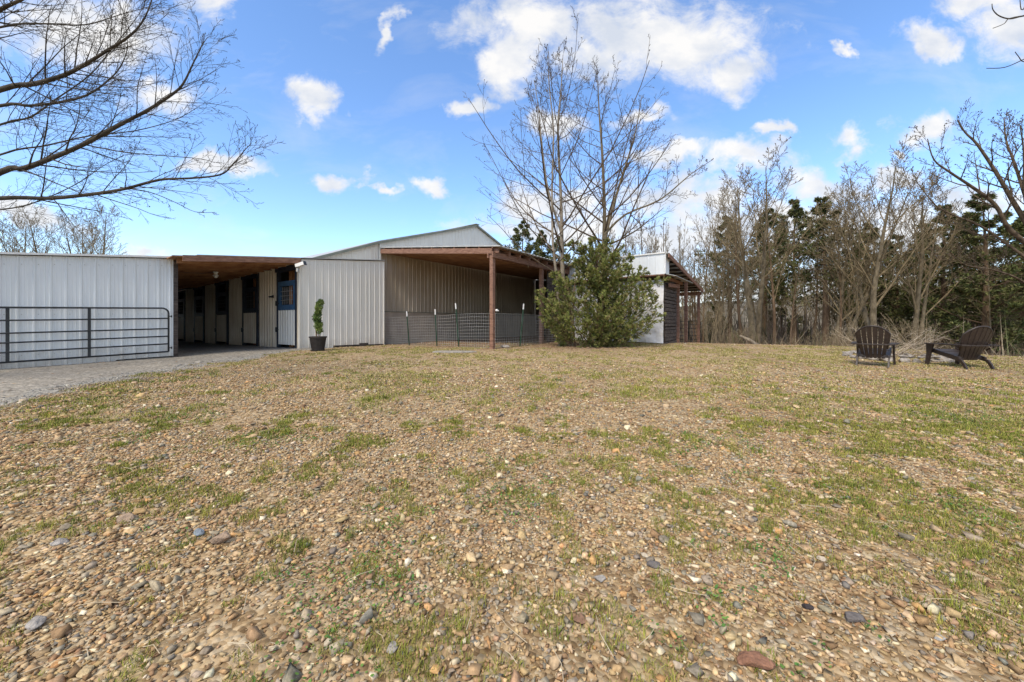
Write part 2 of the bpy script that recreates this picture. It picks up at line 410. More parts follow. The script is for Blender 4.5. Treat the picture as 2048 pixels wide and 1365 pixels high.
# ground shader -------------------------------------------------------
def ground_mat(name, drive=False):
    m = bpy.data.materials.new(name); m.use_nodes = True
    nt = m.node_tree; L = nt.links.new; b = nt.nodes['Principled BSDF']; b.inputs['Roughness'].default_value = .95
    b.inputs['Specular IOR Level'].default_value = .1
    t = nt.nodes.new('ShaderNodeTexCoord')
    def N(ty, **kw):
        n = nt.nodes.new(ty)
        for k, v_ in kw.items(): n.inputs[k].default_value = v_
        return n
    def noise_(s, d=5, r=.6):
        n = N('ShaderNodeTexNoise', Scale=s, Detail=d, Roughness=r); L(t.outputs['Object'], n.inputs['Vector']); return n
    def vor(s):
        n = N('ShaderNodeTexVoronoi', Scale=s, Randomness=1.0); L(t.outputs['Object'], n.inputs['Vector']); return n
    def ramp(src, els):
        r = nt.nodes.new('ShaderNodeValToRGB'); L(src, r.inputs[0])
        while len(r.color_ramp.elements) < len(els): r.color_ramp.elements.new(.5)
        for e, (p, c) in zip(r.color_ramp.elements, els): e.position = p; e.color = (*c, 1)
        return r
    def mixc(fac, a, b_, mode='MIX'):
        x = nt.nodes.new('ShaderNodeMixRGB'); x.blend_type = mode
        if isinstance(fac, float): x.inputs[0].default_value = fac
        else: L(fac, x.inputs[0])
        L(a, x.inputs[1])
        if isinstance(b_, tuple): x.inputs[2].default_value = (*b_, 1)
        else: L(b_, x.inputs[2])
        return x.outputs[0]
    v1, v2 = vor(42), vor(17)
    big = noise_(.35, 6, .65)
    def cellramp(vn):
        s = nt.nodes.new('ShaderNodeSeparateColor'); L(vn.outputs['Color'], s.inputs[0])
        if drive:
            return ramp(s.outputs[0], [(0,(.14,.13,.115)),(.4,(.235,.22,.195)),(.8,(.31,.29,.26)),(1,(.46,.43,.38))]).outputs[0]
        return ramp(s.outputs[0], [(0,(.105,.068,.036)),(.25,(.22,.15,.082)),(.55,(.385,.28,.162)),(.75,(.48,.37,.23)),(.86,(.31,.262,.19)),(1,(.60,.51,.37))]).outputs[0]
    base = mixc(.45, cellramp(v1), cellramp(v2))
    tint = ramp(big.outputs['Fac'], [(.3,(.80,.74,.68)),(.5,(1,.97,.93)),(.7,(1.12,1.08,1.0))]).outputs[0]
    base = mixc(1.0, base, tint, 'MULTIPLY')
    if not drive:
        # driveway tone blending in
        da = nt.nodes.new('ShaderNodeAttribute'); da.attribute_name = 'drive'
        dn = noise_(3, 6, .7)
        s = nt.nodes.new('ShaderNodeMath'); s.operation = 'ADD'; L(da.outputs['Fac'], s.inputs[0]); L(dn.outputs['Fac'], s.inputs[1])
        mr1 = N('ShaderNodeMapRange', **{'From Min':.85,'From Max':1.15}); L(s.outputs[0], mr1.inputs['Value'])
        sc = nt.nodes.new('ShaderNodeSeparateColor'); L(v1.outputs['Color'], sc.inputs[0])
        dr = ramp(sc.outputs[1], [(0,(.14,.13,.115)),(.5,(.26,.245,.215)),(1,(.44,.41,.36))]).outputs[0]
        base = mixc(mr1.outputs[0], base, dr)
        ga = nt.nodes.new('ShaderNodeAttribute'); ga.attribute_name = 'grass'
        gn = noise_(5, 8, .75); gn2 = noise_(38, 4, .6)
        s1 = nt.nodes.new('ShaderNodeMath'); s1.operation = 'MULTIPLY_ADD'; L(gn.outputs['Fac'], s1.inputs[0]); s1.inputs[1].default_value = 1.0; L(ga.outputs['Fac'], s1.inputs[2])
        s2 = nt.nodes.new('ShaderNodeMath'); s2.operation = 'MULTIPLY_ADD'; L(gn2.outputs['Fac'], s2.inputs[0]); s2.inputs[1].default_value = .8; L(s1.outputs[0], s2.inputs[2])
        mr2 = N('ShaderNodeMapRange', **{'From Min':1.38,'From Max':1.75,'To Max':.62}); L(s2.outputs[0], mr2.inputs['Value'])
        gc = ramp(noise_(9, 5).outputs['Fac'], [(.3,(.17,.15,.055)),(.5,(.26,.215,.085)),(.7,(.38,.30,.14))]).outputs[0]
        base = mixc(mr2.outputs[0], base, gc)
        # leaf litter under the wood
        la = nt.nodes.new('ShaderNodeAttribute'); la.attribute_name = 'litter'
        lc = ramp(noise_(22, 6, .7).outputs['Fac'], [(.3,(.10,.058,.033)),(.5,(.20,.125,.075)),(.7,(.34,.235,.15))]).outputs[0]
        s3 = nt.nodes.new('ShaderNodeMath'); s3.operation = 'ADD'; L(la.outputs['Fac'], s3.inputs[0]); L(noise_(4, 6, .7).outputs['Fac'], s3.inputs[1])
        mr3 = N('ShaderNodeMapRange', **{'From Min':.8,'From Max':1.15,'To Max':.85}); L(s3.outputs[0], mr3.inputs['Value'])
        base = mixc(mr3.outputs[0], base, lc)
    L(base, b.inputs['Base Color'])
    h1 = nt.nodes.new('ShaderNodeMath'); h1.operation = 'MULTIPLY_ADD'; L(v1.outputs['Distance'], h1.inputs[0]); h1.inputs[1].default_value = -.5
    hh = nt.nodes.new('ShaderNodeMath'); hh.operation = 'MULTIPLY'; L(v2.outputs['Distance'], hh.inputs[0]); hh.inputs[1].default_value = -1.0
    L(hh.outputs[0], h1.inputs[2])
    bp = N('ShaderNodeBump', Strength=(.45 if drive else .9), Distance=(.010 if drive else .022)); L(h1.outputs[0], bp.inputs['Height']); L(bp.outputs[0], b.inputs['Normal'])
    return m
M['ground'] = ground_mat('stony_ground'); M['drive'] = ground_mat('grey_gravel_driveway', True)

# masks ---------------------------------------------------------------
def drive_mask(X, Y):
    """signed: >0 on the grey gravel"""
    xs = np.interp(Y, [0,3,5.5,7.8,9.7,11.0,12.35,15], [-8.2,-7.7,-7.1,-6.95,-7.0,-6.8,-6.1,-6.4])
    return (xs - X) + 1.3*(fbm(X*.8, Y*.8, 5)-.5) + .9*(fbm(X*3.7, Y*3.7, 15)-.5)
def grass_mask(X, Y):
    g = fbm(X*.42+3, Y*.42+9, 11, 4)
    g2 = fbm(X*1.9, Y*1.9, 23, 3)
    g3 = fbm(X*6.5+4, Y*6.5, 29, 2)
    v_ = (g-.5)*1.0 + (g2-.5)*1.3 + (g3-.5)*1.1 + .08*sstep(2,5,X) + .03 + .06*sstep(2.5,5,Y)*sstep(9,6,Y)
    return v_ - 1.2*sstep(-.2, .8, drive_mask(X, Y))

# ------------------------------------------------------------------ ground sheet
def build_ground():
    na = 560
    radii = np.concatenate([[0.0], np.geomspace(.35, 30, 190), np.geomspace(31, 1200, 70)])
    ang = np.linspace(0, 2*np.pi, na, endpoint=False)
    X = radii[1:, None]*np.sin(ang)[None]; Y = radii[1:, None]*np.cos(ang)[None]
    Z = ground_z(X, Y) + .05*(fbm(X*.6, Y*.6, 2)-.5)*sstep(1, 3, radii[1:])[:, None] + .02*(fbm(X*4, Y*4, 4)-.5)
    V = np.concatenate([[[0,0,gz(0,0)]], np.stack([X, Y, Z], -1).reshape(-1, 3)])
    nr = len(radii)-1
    i, j = np.meshgrid(np.arange(nr-1), np.arange(na), indexing='ij')
    a = 1+i*na+j; b = 1+i*na+(j+1) % na; c = 1+(i+1)*na+(j+1) % na; d = 1+(i+1)*na+j
    Fq = np.stack([a, d, c, b], -1).reshape(-1, 4)
    o = np_mesh('ground', V, Fq, M['ground'], smooth=True)
    me = o.data
    xx, yy = V[:,0], V[:,1]
    def at(name, vals):
        A_ = me.attributes.new(name, 'FLOAT', 'POINT'); A_.data.foreach_set('value', vals.astype(np.float32))
    at('drive', .5+.5*np.tanh(drive_mask(xx, yy)*2.2) - .0)
    at('grass', np.clip(grass_mask(xx, yy), -1, 1)*.5+.45)
    dl = .68*xx+.73*yy-19.7
    lit = sstep(-.2, 1.2, dl)*1.0
    # inside the lean-to and under the cedar
    t_ = (xx-G0.x)*D1.x+(yy-G0.y)*D1.y; u_ = -((xx-G0.x)*D2.x+(yy-G0.y)*D2.y)
    lit = np.maximum(lit, sstep(-.1,.3,t_)*sstep(6.6,5.6,u_)*sstep(-.5,0,u_)*.8)
    lit = np.maximum(lit, .55*sstep(3.0, 1.2, np.hypot(xx-2.6, (yy-13.3)*1.3)))
    at('litter', lit)
    tag(o, kind='structure')
build_ground()

def build_drive():
    xs = np.arange(-24, -4.5, .22); ys = np.arange(-2, 30, .22)
    X, Y = np.meshgrid(xs, ys, indexing='ij')
    Z = ground_z(X, Y) + .05*(fbm(X*.6, Y*.6, 2)-.5)*sstep(1, 3, np.hypot(X,Y)) + .02*(fbm(X*4, Y*4, 4)-.5) + .03
    Z = Z - .10*sstep(.75, .15, drive_mask(X, Y))
    V = np.stack([X, Y, Z], -1).reshape(-1, 3)
    ny = len(ys); i, j = np.meshgrid(np.arange(len(xs)-1), np.arange(ny-1), indexing='ij')
    a = i*ny+j; Fq = np.stack([a, a+ny, a+ny+1, a+1], -1).reshape(-1, 4)
    dm = drive_mask(V[:,0], V[:,1])
    keep = dm[Fq].max(1) > .1
    Fq = Fq[keep]; used = np.unique(Fq); mp = -np.ones(len(V), int); mp[used] = np.arange(len(used))
    tag(np_mesh('driveway', V[used], mp[Fq], M['drive'], smooth=True), kind='structure')
build_drive()

# ------------------------------------------------------------------ hills
def build_hills():
    M['hills'] = mat('wooded_winter_hills', (.06,.048,.034), (.20,.16,.12), .35, rough=1, bump=.9, bscale=1.2, c3=(.11,.095,.065), detail=10)
    n = 240; rows = 14; V = []
    for i in range(n):
        a = R(-100) + R(200)*i/(n-1)
        ridge = 13 + 9*mnoise.noise(Vector((a*3.1, 1.3, 0))) + 3*mnoise.noise(Vector((a*11, 4, 0)))
        for k in range(rows):
            t = k/(rows-1); r = 95 + 170*t
            z = -9 + (ridge+9)*math.sin(min(t*1.25, 1)*math.pi/2)**1.3 + (2.2*mnoise.noise(Vector((a*60, t*14, 2))))*t
            V.append((math.sin(a)*r, math.cos(a)*r, z + H))
    Fq = [(i*rows+k, (i+1)*rows+k, (i+1)*rows+k+1, i*rows+k+1) for i in range(n-1) for k in range(rows-1)]
    tag(np_mesh('hills', V, Fq, M['hills'], smooth=True), kind='structure')
build_hills()

# ------------------------------------------------------------------ ribbed sheet walls
def ribbed(mb, a, b, zb, zt, nrm, pitch=.2286, depth=.015, phase=.1, ribw=.03, minor=True):
    """vertical ribbed sheet between plan points a,b. zb(s), zt(s) heights at distance s"""
    a = Vector((a[0], a[1], 0)); b = Vector((b[0], b[1], 0)); d = b-a; Ln = d.length; d.normalize()
    nrm = Vector(nrm)
    prof = [(0, 0)]; s = phase
    while s < Ln:
        w = ribw
        for ds, h in ((-w*.9, 0), (-w*.45, depth), (w*.45, depth), (w*.9, 0)):
            if 0 < s+ds < Ln: prof.append((s+ds, h))
        if minor:
            for q in (.36, .64):
                c = s+pitch*q
                for ds, h in ((-.014, 0), (0, .004), (.014, 0)):
                    if 0 < c+ds < Ln: prof.append((c+ds, h))
        s += pitch
    prof.append((Ln, 0))
    i0 = len(mb.v)
    for (s, h) in prof:
        p = a + d*s + nrm*h
        mb.v.append((p.x, p.y, zb(s))); mb.v.append((p.x, p.y, zt(s)))
    for k in range(len(prof)-1):
        i = i0+2*k; mb.f.append((i, i+2, i+3, i+1))

def gzp(p): return gz(p[0], p[1])

# ================================================================== STABLE
stable = thing('stable', (A0.x, A0.y, gzp(A0)), 'long low white metal stable with stall doors along its open aisle', 'stable')
# left front
LB = B0 - D1*9.0
mb = MB()
rnd = random.Random(3)
def zb_left(s):
    p = LB + D1*s; g = gzp(p)
    return g + (.015 if s < 7.9 else .05)
ribbed(mb, LB, B0, zb_left, lambda s: zr(LB+D1*s)-.03, NB, phase=.02)
mb.build('wall', M['white_metal'], stable)
# closed back & outer side of the left shed, plus the aisle side
mb = MB()
LB2, B2 = LB + D2*22, B0 + D2*22
for (p, q) in ((LB2, LB), (B0, B2), (B2, LB2)):
    mb.quad((p.x,p.y,gzp(p)-.2), (q.x,q.y,gzp(q)-.2), (q.x,q.y,zr(q)-.05), (p.x,p.y,zr(p)-.05))
mb.build('side_wall', M['white_metal'], stable)
# corner board at the end of the left front
mb = MB(); p = B0 + D1*.05 + D2*.06
mb.beam((p.x,p.y,gzp(p)-.05), (p.x,p.y,zr(p)-.08), .09, .14, up=D2)
mb.build('corner_post', M['wood_weathered'], stable)
# right front
RE = A0 + D1*3.2
mb = MB()
def zb_right(s):
    g = gzp(A0+D1*s)
    if s < 1.25: return g-.02
    return g + (.10 if s < 2.25 else (.16 if s < 2.62 else .07))
# step changes of the sheet bottom: three pieces
cuts = [0, 1.13, 2.14, 2.52, 3.2]
offs = [-.02, .07, .12, .06]
for k in range(4):
    a = A0 + D1*cuts[k]; b = A0 + D1*cuts[k+1]
    ribbed(mb, a, b, (lambda s, a=a, k=k: gzp(a+D1*s)+offs[k]), (lambda s, a=a: zr(a+D1*s)-.03), NB, phase=.06)
mb.build('front_panel', M['white_metal'] if False else M['cream_metal'], stable)
# plinth behind the cut bottoms
mb = MB(); a = A0 + D1*1.13 + D2*.05; b = RE + D2*.05
mb.beam((a.x,a.y,gzp(a)+.05), (b.x,b.y,gzp(b)+.05), .06, .3)
mb.build('sill_beam', M['wood_weathered'], stable)
def screws(a, b, zs, parent, phase):
    mb = MB(); d = (b-a); Ln = d.length; d.normalize()
    for zf in zs:
        s = phase
        while s < Ln:
            p = a+d*s+NB*.016; z = zf(p); q = p+NB*.006
            mb.beam((p.x,p.y,z),(q.x,q.y,z), .014, .014); s += .2286
    o = mb.build('screws', M['galv'], parent); o['kind'] = 'stuff'
screws(LB, B0, [lambda p: gzp(p)+.3, lambda p: gzp(p)+1.2, lambda p: zr(p)-.22], stable, .075)
screws(A0, RE, [lambda p: gzp(p)+.3, lambda p: gzp(p)+1.35, lambda p: zr(p)-.2], stable, .115)
# white corner trim
mb = MB(); p = A0 + D2*.02 - D1*.015
mb.beam((p.x,p.y,gzp(p)-.03), (p.x,p.y,zr(p)-.03), .03, .1, up=D2)
mb.build('corner_trim', M['cream_metal'], stable)
mb = MB(); p = RE + NB*.01
mb.beam((p.x,p.y,gzp(p)+.05), (p.x,p.y,zr(p)-.05), .03, .06, up=D2)
mb.build('corner_trim', M['cream_metal'], stable)

# stall wall (faces -D1), from A0 going D2. bays of 3.2 m
S = 3.2
def wtop(p): return zr(p) - .14
def sp(d, off=0.0, z=None):
    p = A0 + D2*d - D1*off
    return Vector((p.x, p.y, z if z is not None else 0))
mb = MB()
nb = 7
edge = 0.0
for i in range(nb):
    o0 = .14+S*i; o1 = o0+1.52        # opening incl. frame
    if o0-edge > .03:
        ribbed(mb, sp(edge), sp(o0), lambda s, e=edge: gzp(sp(e+s))-.02, lambda s, e=edge: wtop(sp(e+s)), -D1, pitch=.2286, phase=.1, ribw=.05, depth=.04)
    # above the header
    ribbed(mb, sp(o0), sp(o1), lambda s, e=o0: gzp(sp(e+s))+2.86, lambda s, e=o0: wtop(sp(e+s)), -D1, phase=.1)
    edge = o1
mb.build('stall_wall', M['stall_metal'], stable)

def xbox(mb, d0, d1, z0, z1, o0, o1):
    """box on the stall wall: d along wall, z absolute, o outwards"""
    c = []
    for z in (z0, z1):
        for (d, o) in ((d0,o0),(d1,o0),(d1,o1),(d0,o1)):
            p = sp(d, o); c.append((p.x, p.y, z))
    mb.box8(c)
door_labels = {0:'bright blue upper frame stall door nearest the yard', }
for i in range(nb):
    o0 = .14+S*i; g = gzp(sp(o0+.7)); sag = 0
    dl, dr_ = o0+.12, o0+1.40
    bl = M['blue'] if i == 0 else M['navy']
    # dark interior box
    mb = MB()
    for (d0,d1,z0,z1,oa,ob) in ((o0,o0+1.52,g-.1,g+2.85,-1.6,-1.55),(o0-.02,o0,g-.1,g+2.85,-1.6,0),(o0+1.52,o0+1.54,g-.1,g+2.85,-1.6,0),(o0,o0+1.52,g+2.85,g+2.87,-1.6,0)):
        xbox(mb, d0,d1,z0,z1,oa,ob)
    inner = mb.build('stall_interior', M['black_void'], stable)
    mb = MB(); xbox(mb, o0+.98, o0+1.22, g, g+2.8, -.36, -.24); mb.build('post', M['orange_wood'], inner)
    mb = MB(); xbox(mb, o0+.5, o0+.52+.5, g+2.2, g+2.75, -1.2, -1.1); mb.build('board', M['orange_wood'], inner)
    # lower ribbed panel = the door itself
    mb = MB()
    ribbed(mb, sp(dl, .03), sp(dr_, .03), lambda s: g+.13, lambda s: g+1.33, -D1, pitch=.19, phase=.09, ribw=.035, depth=.02, minor=False)
    xbox(mb, dl, dr_, g+.13, g+1.33, -.02, .028)
    door = mb.build('stall_door', M['stall_metal'] if i else M['cream_metal'], stable)
    if i == 0: door['label'] = 'nearest stall door with a bright blue upper half'
    # upper half with grille window and frame
    mb = MB(); z0, z1 = g+1.32, g+2.33
    xbox(mb, dl, dl+.14, z0, z1, -.01, .045); xbox(mb, dr_-.16, dr_, z0, z1, -.01, .045)
    xbox(mb, dl+.14, dr_-.16, z0, z0+.19, -.01, .045); xbox(mb, dl+.14, dr_-.16, z1-.17, z1, -.01, .045)
    mb.build('upper_frame', bl, door)
    mb = MB()
    for k in range(1, 6):
        x = dl+.16+(dr_-dl-.32)*k/6
        p, q = sp(x, .02, z0+.2), sp(x, .02, z1-.2); mb.tube([p, q], .006, 6)
    for k in range(1, 4):
        z = z0+.2+(z1-z0-.4)*k/4
        mb.tube([sp(dl+.16, .025, z), sp(dr_-.16, .025, z)], .006, 6)
    mb.build('window_grille', M['galv'] if i == 0 else M['black_metal'], door)
    mb = MB()
    xbox(mb, o0, o0+.12, g-.02, g+2.68, -.06, .05); xbox(mb, o0+1.40, o0+1.52, g-.02, g+2.68, -.06, .05)
    xbox(mb, o0-.03, o0+1.62, g+2.68, g+2.86, -.06, .062)
    mb.build('door_frame', M['navy'], door)
    for zz in (g+.62, ) + ((g+1.55,) if i == 0 else ()):
        mb = MB()
        xbox(mb, dr_-.06, dr_+.16, zz, zz+.05, .05, .075); xbox(mb, dr_+.03, dr_+.12, zz-.06, zz+.11, .052, .09)
        mb.build('latch', M['black_metal'], door)

# ceiling boards + rafters under the roof, roof sheet on top
def roof_pt(t, d, dz):    # t along D1 from A0, d along D2
    p = A0 + D1*t + D2*d
    return Vector((p.x, p.y, zr(p)+dz))
TL = (LB-A0).dot(D1)
mb = MB()
mb.box8([roof_pt(TL-.2,-.18+ .0,-.0), roof_pt(3.25,-.12,0), roof_pt(3.25,22.2,0), roof_pt(TL-.2,22.2,0),
         roof_pt(TL-.2,-.18,.025), roof_pt(3.25,-.12,.025), roof_pt(3.25,22.2,.025), roof_pt(TL-.2,22.2,.025)])
offL = (B0-A0).dot(D2)
mb.v = []; mb.f = []
def slab(mb, t0, t1, d0, d1, z0, z1):
    mb.box8([roof_pt(t0,d0,z0), roof_pt(t1,d0,z0), roof_pt(t1,d1,z0), roof_pt(t0,d1,z0),
             roof_pt(t0,d0,z1), roof_pt(t1,d0,z1), roof_pt(t1,d1,z1), roof_pt(t0,d1,z1)])
slab(mb, TL-.2, -2.7, offL-.09, 22.4, 0, .02)
slab(mb, -2.7, 3.22, -.07, 22.4, 0, .02)
mb.build('roof', M['roof_metal'], stable)
mb = MB(); slab(mb, TL-.2, -2.45, offL-.10, offL-.04, -.015, .03); mb.build('drip_edge', M['white_paint'], stable)
mb = MB(); slab(mb, -3.0, .0, -.09, -.05, -.17, -.006); mb.build('fascia_board', M['wood_red'], stable)
mb = MB(); slab(mb, -3.2, -.02, -.04, 22.2, -.045, -.012)
mb.build('ceiling', M['wood_ceiling'], stable)
mb = MB()
for k in range(18):
    d = .25+k*.61
    slab(mb, -3.05, -.03, d, d+.04, -.19, -.046)
for t in (-2.6, -1.7, -.8):
    slab(mb, t, t+.09, 0, 11, -.065, -.0455)
mb.build('rafter', M['wood_ceiling'], stable)
# trim board on stall wall top
mb = MB(); 
c = []
for d0,d1 in ((0, 22),):
    for zz in (-.16, -.10):
        for (d, o) in ((d0,.03),(d1,.03),(d1,.075),(d0,.075)):
            p = sp(d, o); c.append((p.x, p.y, zr(p)+zz-.0))
mb.box8(c); mb.build('top_trim', M['stall_metal'], stable)

# ceiling bulb holder, flood light, camera, cable
bp_ = A0 - D1*1.55 + D2*2.6; bz = zr(bp_)-.19
lamp = thing('ceiling_lamp', (bp_.x, bp_.y, bz), 'white porcelain bulb holder under the aisle roof boards', 'lamp')
mb = MB(); mb.lathe([(0,0),(.075,0),(.075,-.02),(.05,-.035),(.05,-.09),(.08,-.12),(.085,-.14),(0,-.14)], (bp_.x,bp_.y,bz)); mb.build('lamp_holder', M['white_paint'], lamp, smooth=False)
mb = MB(); mb.lathe([(0,-.141),(.05,-.141),(.055,-.17),(.035,-.2),(0,-.21)], (bp_.x,bp_.y,bz)); mb.build('bulb', M['glass_white'], lamp, smooth=True)
mb = MB(); q = [roof_pt(-1.55-.35*k, 2.6+.05*math.sin(k), -.20-.03*math.sin(k*1.3)) for k in range(5)]
mb.tube(q, .008, 6); tag(mb.build('power_cable', M['black_metal']), 'thin dark cable running under the aisle roof to the bulb holder', 'cable')

fp = A0 - D1*.12 + NB*.12; fz = zr(fp)-.30
fl = thing('flood_light', (fp.x, fp.y, fz), 'grey security flood light on the corner of the stall row', 'light')
mb = MB(); mb.beam((fp.x-.03,fp.y,fz-.1), (fp.x+.02,fp.y,fz-.1), .09, .12); mb.beam(fp+Vector((0,0,fz-.1)), fp+Vector((0,0,fz+.06)), .03, .03); mb.build('bracket', M['galv'], fl)
mb = MB(); a = fp+Vector((-.06,0,fz+.03)); b = fp+NB*.2+D1*.12+Vector((0,0,fz+.12))
mb.beam(a, b, .12, .11); mb.build('housing', M['white_paint'], fl, bevel=.01)
mb = MB(); d_ = (Vector(b)-Vector(a)).normalized(); mb.beam(Vector(b), Vector(b)+d_*.02, .135, .125); mb.build('lens', M['black_metal'], fl)
sc_ = sp(1.55+.35, .06); g = gzp(sc_)
mb = MB(); mb.tube([sc_+Vector((0,0,g+1.85)), sc_-D1*.14+Vector((0,0,g+1.83))], .03, 10); mb.beam(sc_+Vector((0,0,g+1.85)), sc_-D1*.04+Vector((0,0,g+1.85)), .09, .09)
tag(mb.build('security_camera', M['black_metal']), 'small black security camera on the stall wall beside the blue door', 'camera')

# ================================================================== BARN with lean-to
barn = thing('barn', (G0.x, G0.y, gzp(G0)), 'tall gabled cream metal barn with a brown timber lean-to on its end', 'barn')
ZPK, ZEV, TPK, TW = H+5.30, H+3.37, 5.95, 12.1
def gab_top(t):
    if t < -.1: return ZEV + (t+.1)*.40
    return ZPK - (ZPK-ZEV)/(TPK)*abs(t-TPK)
def gp(t, u=0.0, z=0.0):     # t along the gable wall, u out towards us
    p = G0 + D1*t + NB*u; return Vector((p.x, p.y, z))
zblk = H + .44
mb = MB()
ribbed(mb, gp(0), gp(TPK), lambda s: H+3.08, lambda s: gab_top(s)-.04, NB, phase=.06)
ribbed(mb, gp(TPK), gp(TW), lambda s: H+3.08, lambda s: gab_top(s+TPK)-.04, NB, phase=.09)
mb.build('gable_wall', M['gable_metal'], barn)
mb = MB(); ribbed(mb, gp(-3.2, -.02), gp(-.12, -.02), lambda s: H+1.8, lambda s: gab_top(s-3.2)-.04, NB, phase=.06, pitch=.205)
mb.build('side_gable_wall', M['cream_metal'], barn)
mb = MB(); mb.beam(gp(-.08,.02,H+1.5), gp(-.08,.02,gab_top(-.1)-.06), .05, .16, up=D2); mb.build('corner_trim', M['gable_metal'], barn)
mb = MB(); ribbed(mb, gp(0,-.01), gp(TW,-.01), lambda s: zblk, lambda s: H+3.1, NB, phase=.06, depth=.02); mb.build('lean_to_wall', M['shaded_gable_metal'], barn)  # gable wall continued below the roof, its shade put into the colour
# block base
mb = MB()
mb.box8([gp(0,.03,gz(*gp(0)[:2])-.3), gp(TW,.03,H-1.3), gp(TW,-.2,H-1.3), gp(0,-.2,H-1.4), gp(0,.03,zblk), gp(TW,.03,zblk), gp(TW,-.2,zblk), gp(0,-.2,zblk)])
mb.build('block_base', M['block'], barn)
mb = MB(); mb.beam(gp(0,.035,zblk+.012), gp(TW,.035,zblk+.012), .04, .03); mb.build('base_trim', M['roof_edge'], barn)
# far side and right wall
mb = MB()
e0, e1 = gp(TW,0), gp(TW,-20); f0, f1 = gp(0,0), gp(0,-20)
mb.quad((e0.x,e0.y,H-2),(e1.x,e1.y,H-2),(e1.x,e1.y,ZEV-.05),(e0.x,e0.y,ZEV-.05))
mb.quad((f0.x,f0.y,H-2),(f1.x,f1.y,H-2),(f1.x,f1.y,ZEV-.05),(f0.x,f0.y,ZEV-.05))
pk = gp(TPK,-20,ZPK-.05)
mb.poly([(f1.x,f1.y,H-2),(e1.x,e1.y,H-2),(e1.x,e1.y,ZEV-.05),pk,(f1.x,f1.y,ZEV-.05)])
mb.build('side_wall', M['gable_metal'], barn)
# roof: two slopes + lower left slope
mb = MB()
def rslab(t0, z0, t1, z1, th=.03, u0=.10):
    a=gp(t0,u0,z0); b=gp(t1,u0,z1); c=gp(t1,-20.2,z1); d=gp(t0,-20.2,z0)
    up=Vector((0,0,th)); mb.box8([a,b,c,d,a+up,b+up,c+up,d+up])
rslab(-.1, ZEV, TPK, ZPK); rslab(TPK+.001, ZPK, TW+.35, gab_top(TW+.35)); rslab(-3.3, gab_top(-3.3), -.102, ZEV)
mb.build('roof', M['roof_metal'], barn)
mb = MB()
def rk(t0, t1):
    a=gp(t0,.115,gab_top(t0)-.02); b=gp(t1,.115,gab_top(t1)-.02); mb.beam(a,b,.03,.09)
rk(-3.3,-.1); rk(-.1,TPK); rk(TPK,TW+.35)
mb.beam(gp(TPK,.16,ZPK+.045), gp(TPK,-20.2,ZPK+.045), .3, .03)
mb.build('rake_trim', M['roof_edge'], barn)

# lean-to on the gable end
LU = 6.0
def lz(u): return H + 3.10 - (3.10-2.44)*u/LU         # underside of the roof sheet
TLN = 12.0
mb = MB()
def bx(t0,t1,u0,u1,z0f,z1f):
    c=[]
    for zf in (z0f,z1f):
        for (t,u) in ((t0,u0),(t1,u0),(t1,u1),(t0,u1)): c.append(gp(t,u,zf(u)))
    mb.box8(c)
# corrugated-ish roof sheet: ridges running down the slope
nrib = int((TLN+.35)/.2286)
bx(-.12,TLN+.2,.03,LU+.38, lambda u: lz(u)+.0, lambda u: lz(u)+.012)
for k in range(nrib):
    t=-.1+k*.2286; bx(t,t+.04,.05,LU+.385, lambda u: lz(u)+.0125, lambda u: lz(u)+.035)
mb.build('lean_to_roof', M['roof_metal'], barn)
mb = MB()
for k in range(11):            # purlins under the sheet (run along D1)
    u=.35+k*.57
    bx(-.10,TLN,u,u+.045, lambda q: lz(q)-.048, lambda q: lz(q)-.002)
mb.build('purlin', M['wood_red'], barn)
mb = MB()
for k in range(20):            # rafters
    t=.0+k*.61
    if t>TLN: break
    bx(t,t+.045,.05,LU+.25, lambda q: lz(q)-.19, lambda q: lz(q)-.05)
mb.build('rafter', M['wood_red'], barn)
mb = MB(); bx(.05,TLN,.04,LU-.02, lambda q: lz(q)-.20, lambda q: lz(q)-.192)
mb.build('ceiling_boards', M['wood_ceiling'], barn)
mb = MB(); bx(-.10,-.05,.03,LU+.05, lambda q: lz(q)-.23, lambda q: lz(q)-.05); mb.build('end_beam', M['wood_red'], barn)
mb = MB(); bx(-.12,TLN,LU+.07,LU+.12, lambda q: lz(LU)-.36, lambda q: lz(LU)-.17); bx(-.12,TLN,LU-.12,LU-.07, lambda q: lz(LU)-.36, lambda q: lz(LU)-.20)
mb.build('eave_beam', M['wood_red'], barn)
mb = MB()
a=gp(3.7,LU-.15); b=gp(TLN,LU-.15); c=gp(TLN-.02,.05); zt1=lz(LU)-.22
mb.quad((a.x,a.y,H-1.2),(b.x,b.y,H-1.4),(b.x,b.y,zt1),(a.x,a.y,zt1))
mb.quad((b.x,b.y,H-1.4),(c.x,c.y,H-1.4),(c.x,c.y,lz(0)-.22),(b.x,b.y,zt1))
mb.build('added_shade_boards', M['wood_weathered'], barn)  # boards added to keep light out and darken the lean-to wall
for k, t in enumerate((0, 3.03, 6.2, 9.2)):
    p = gp(t, LU); mb = MB(); g = gzp(p)
    mb.beam((p.x,p.y,g-.1), (p.x,p.y,lz(LU)-.2), .135, .135, up=D2); mb.build('post', M['wood_red'], barn, bevel=.008)
# drip icicle like splinters / hanging hooks under the eave
mb = MB(); p = gp(1.9, LU+.13); mb.tube([(p.x,p.y,lz(LU)-.34),(p.x,p.y,lz(LU)-.46)], .012, 6); mb.build('hook', M['twig_tan'], barn)
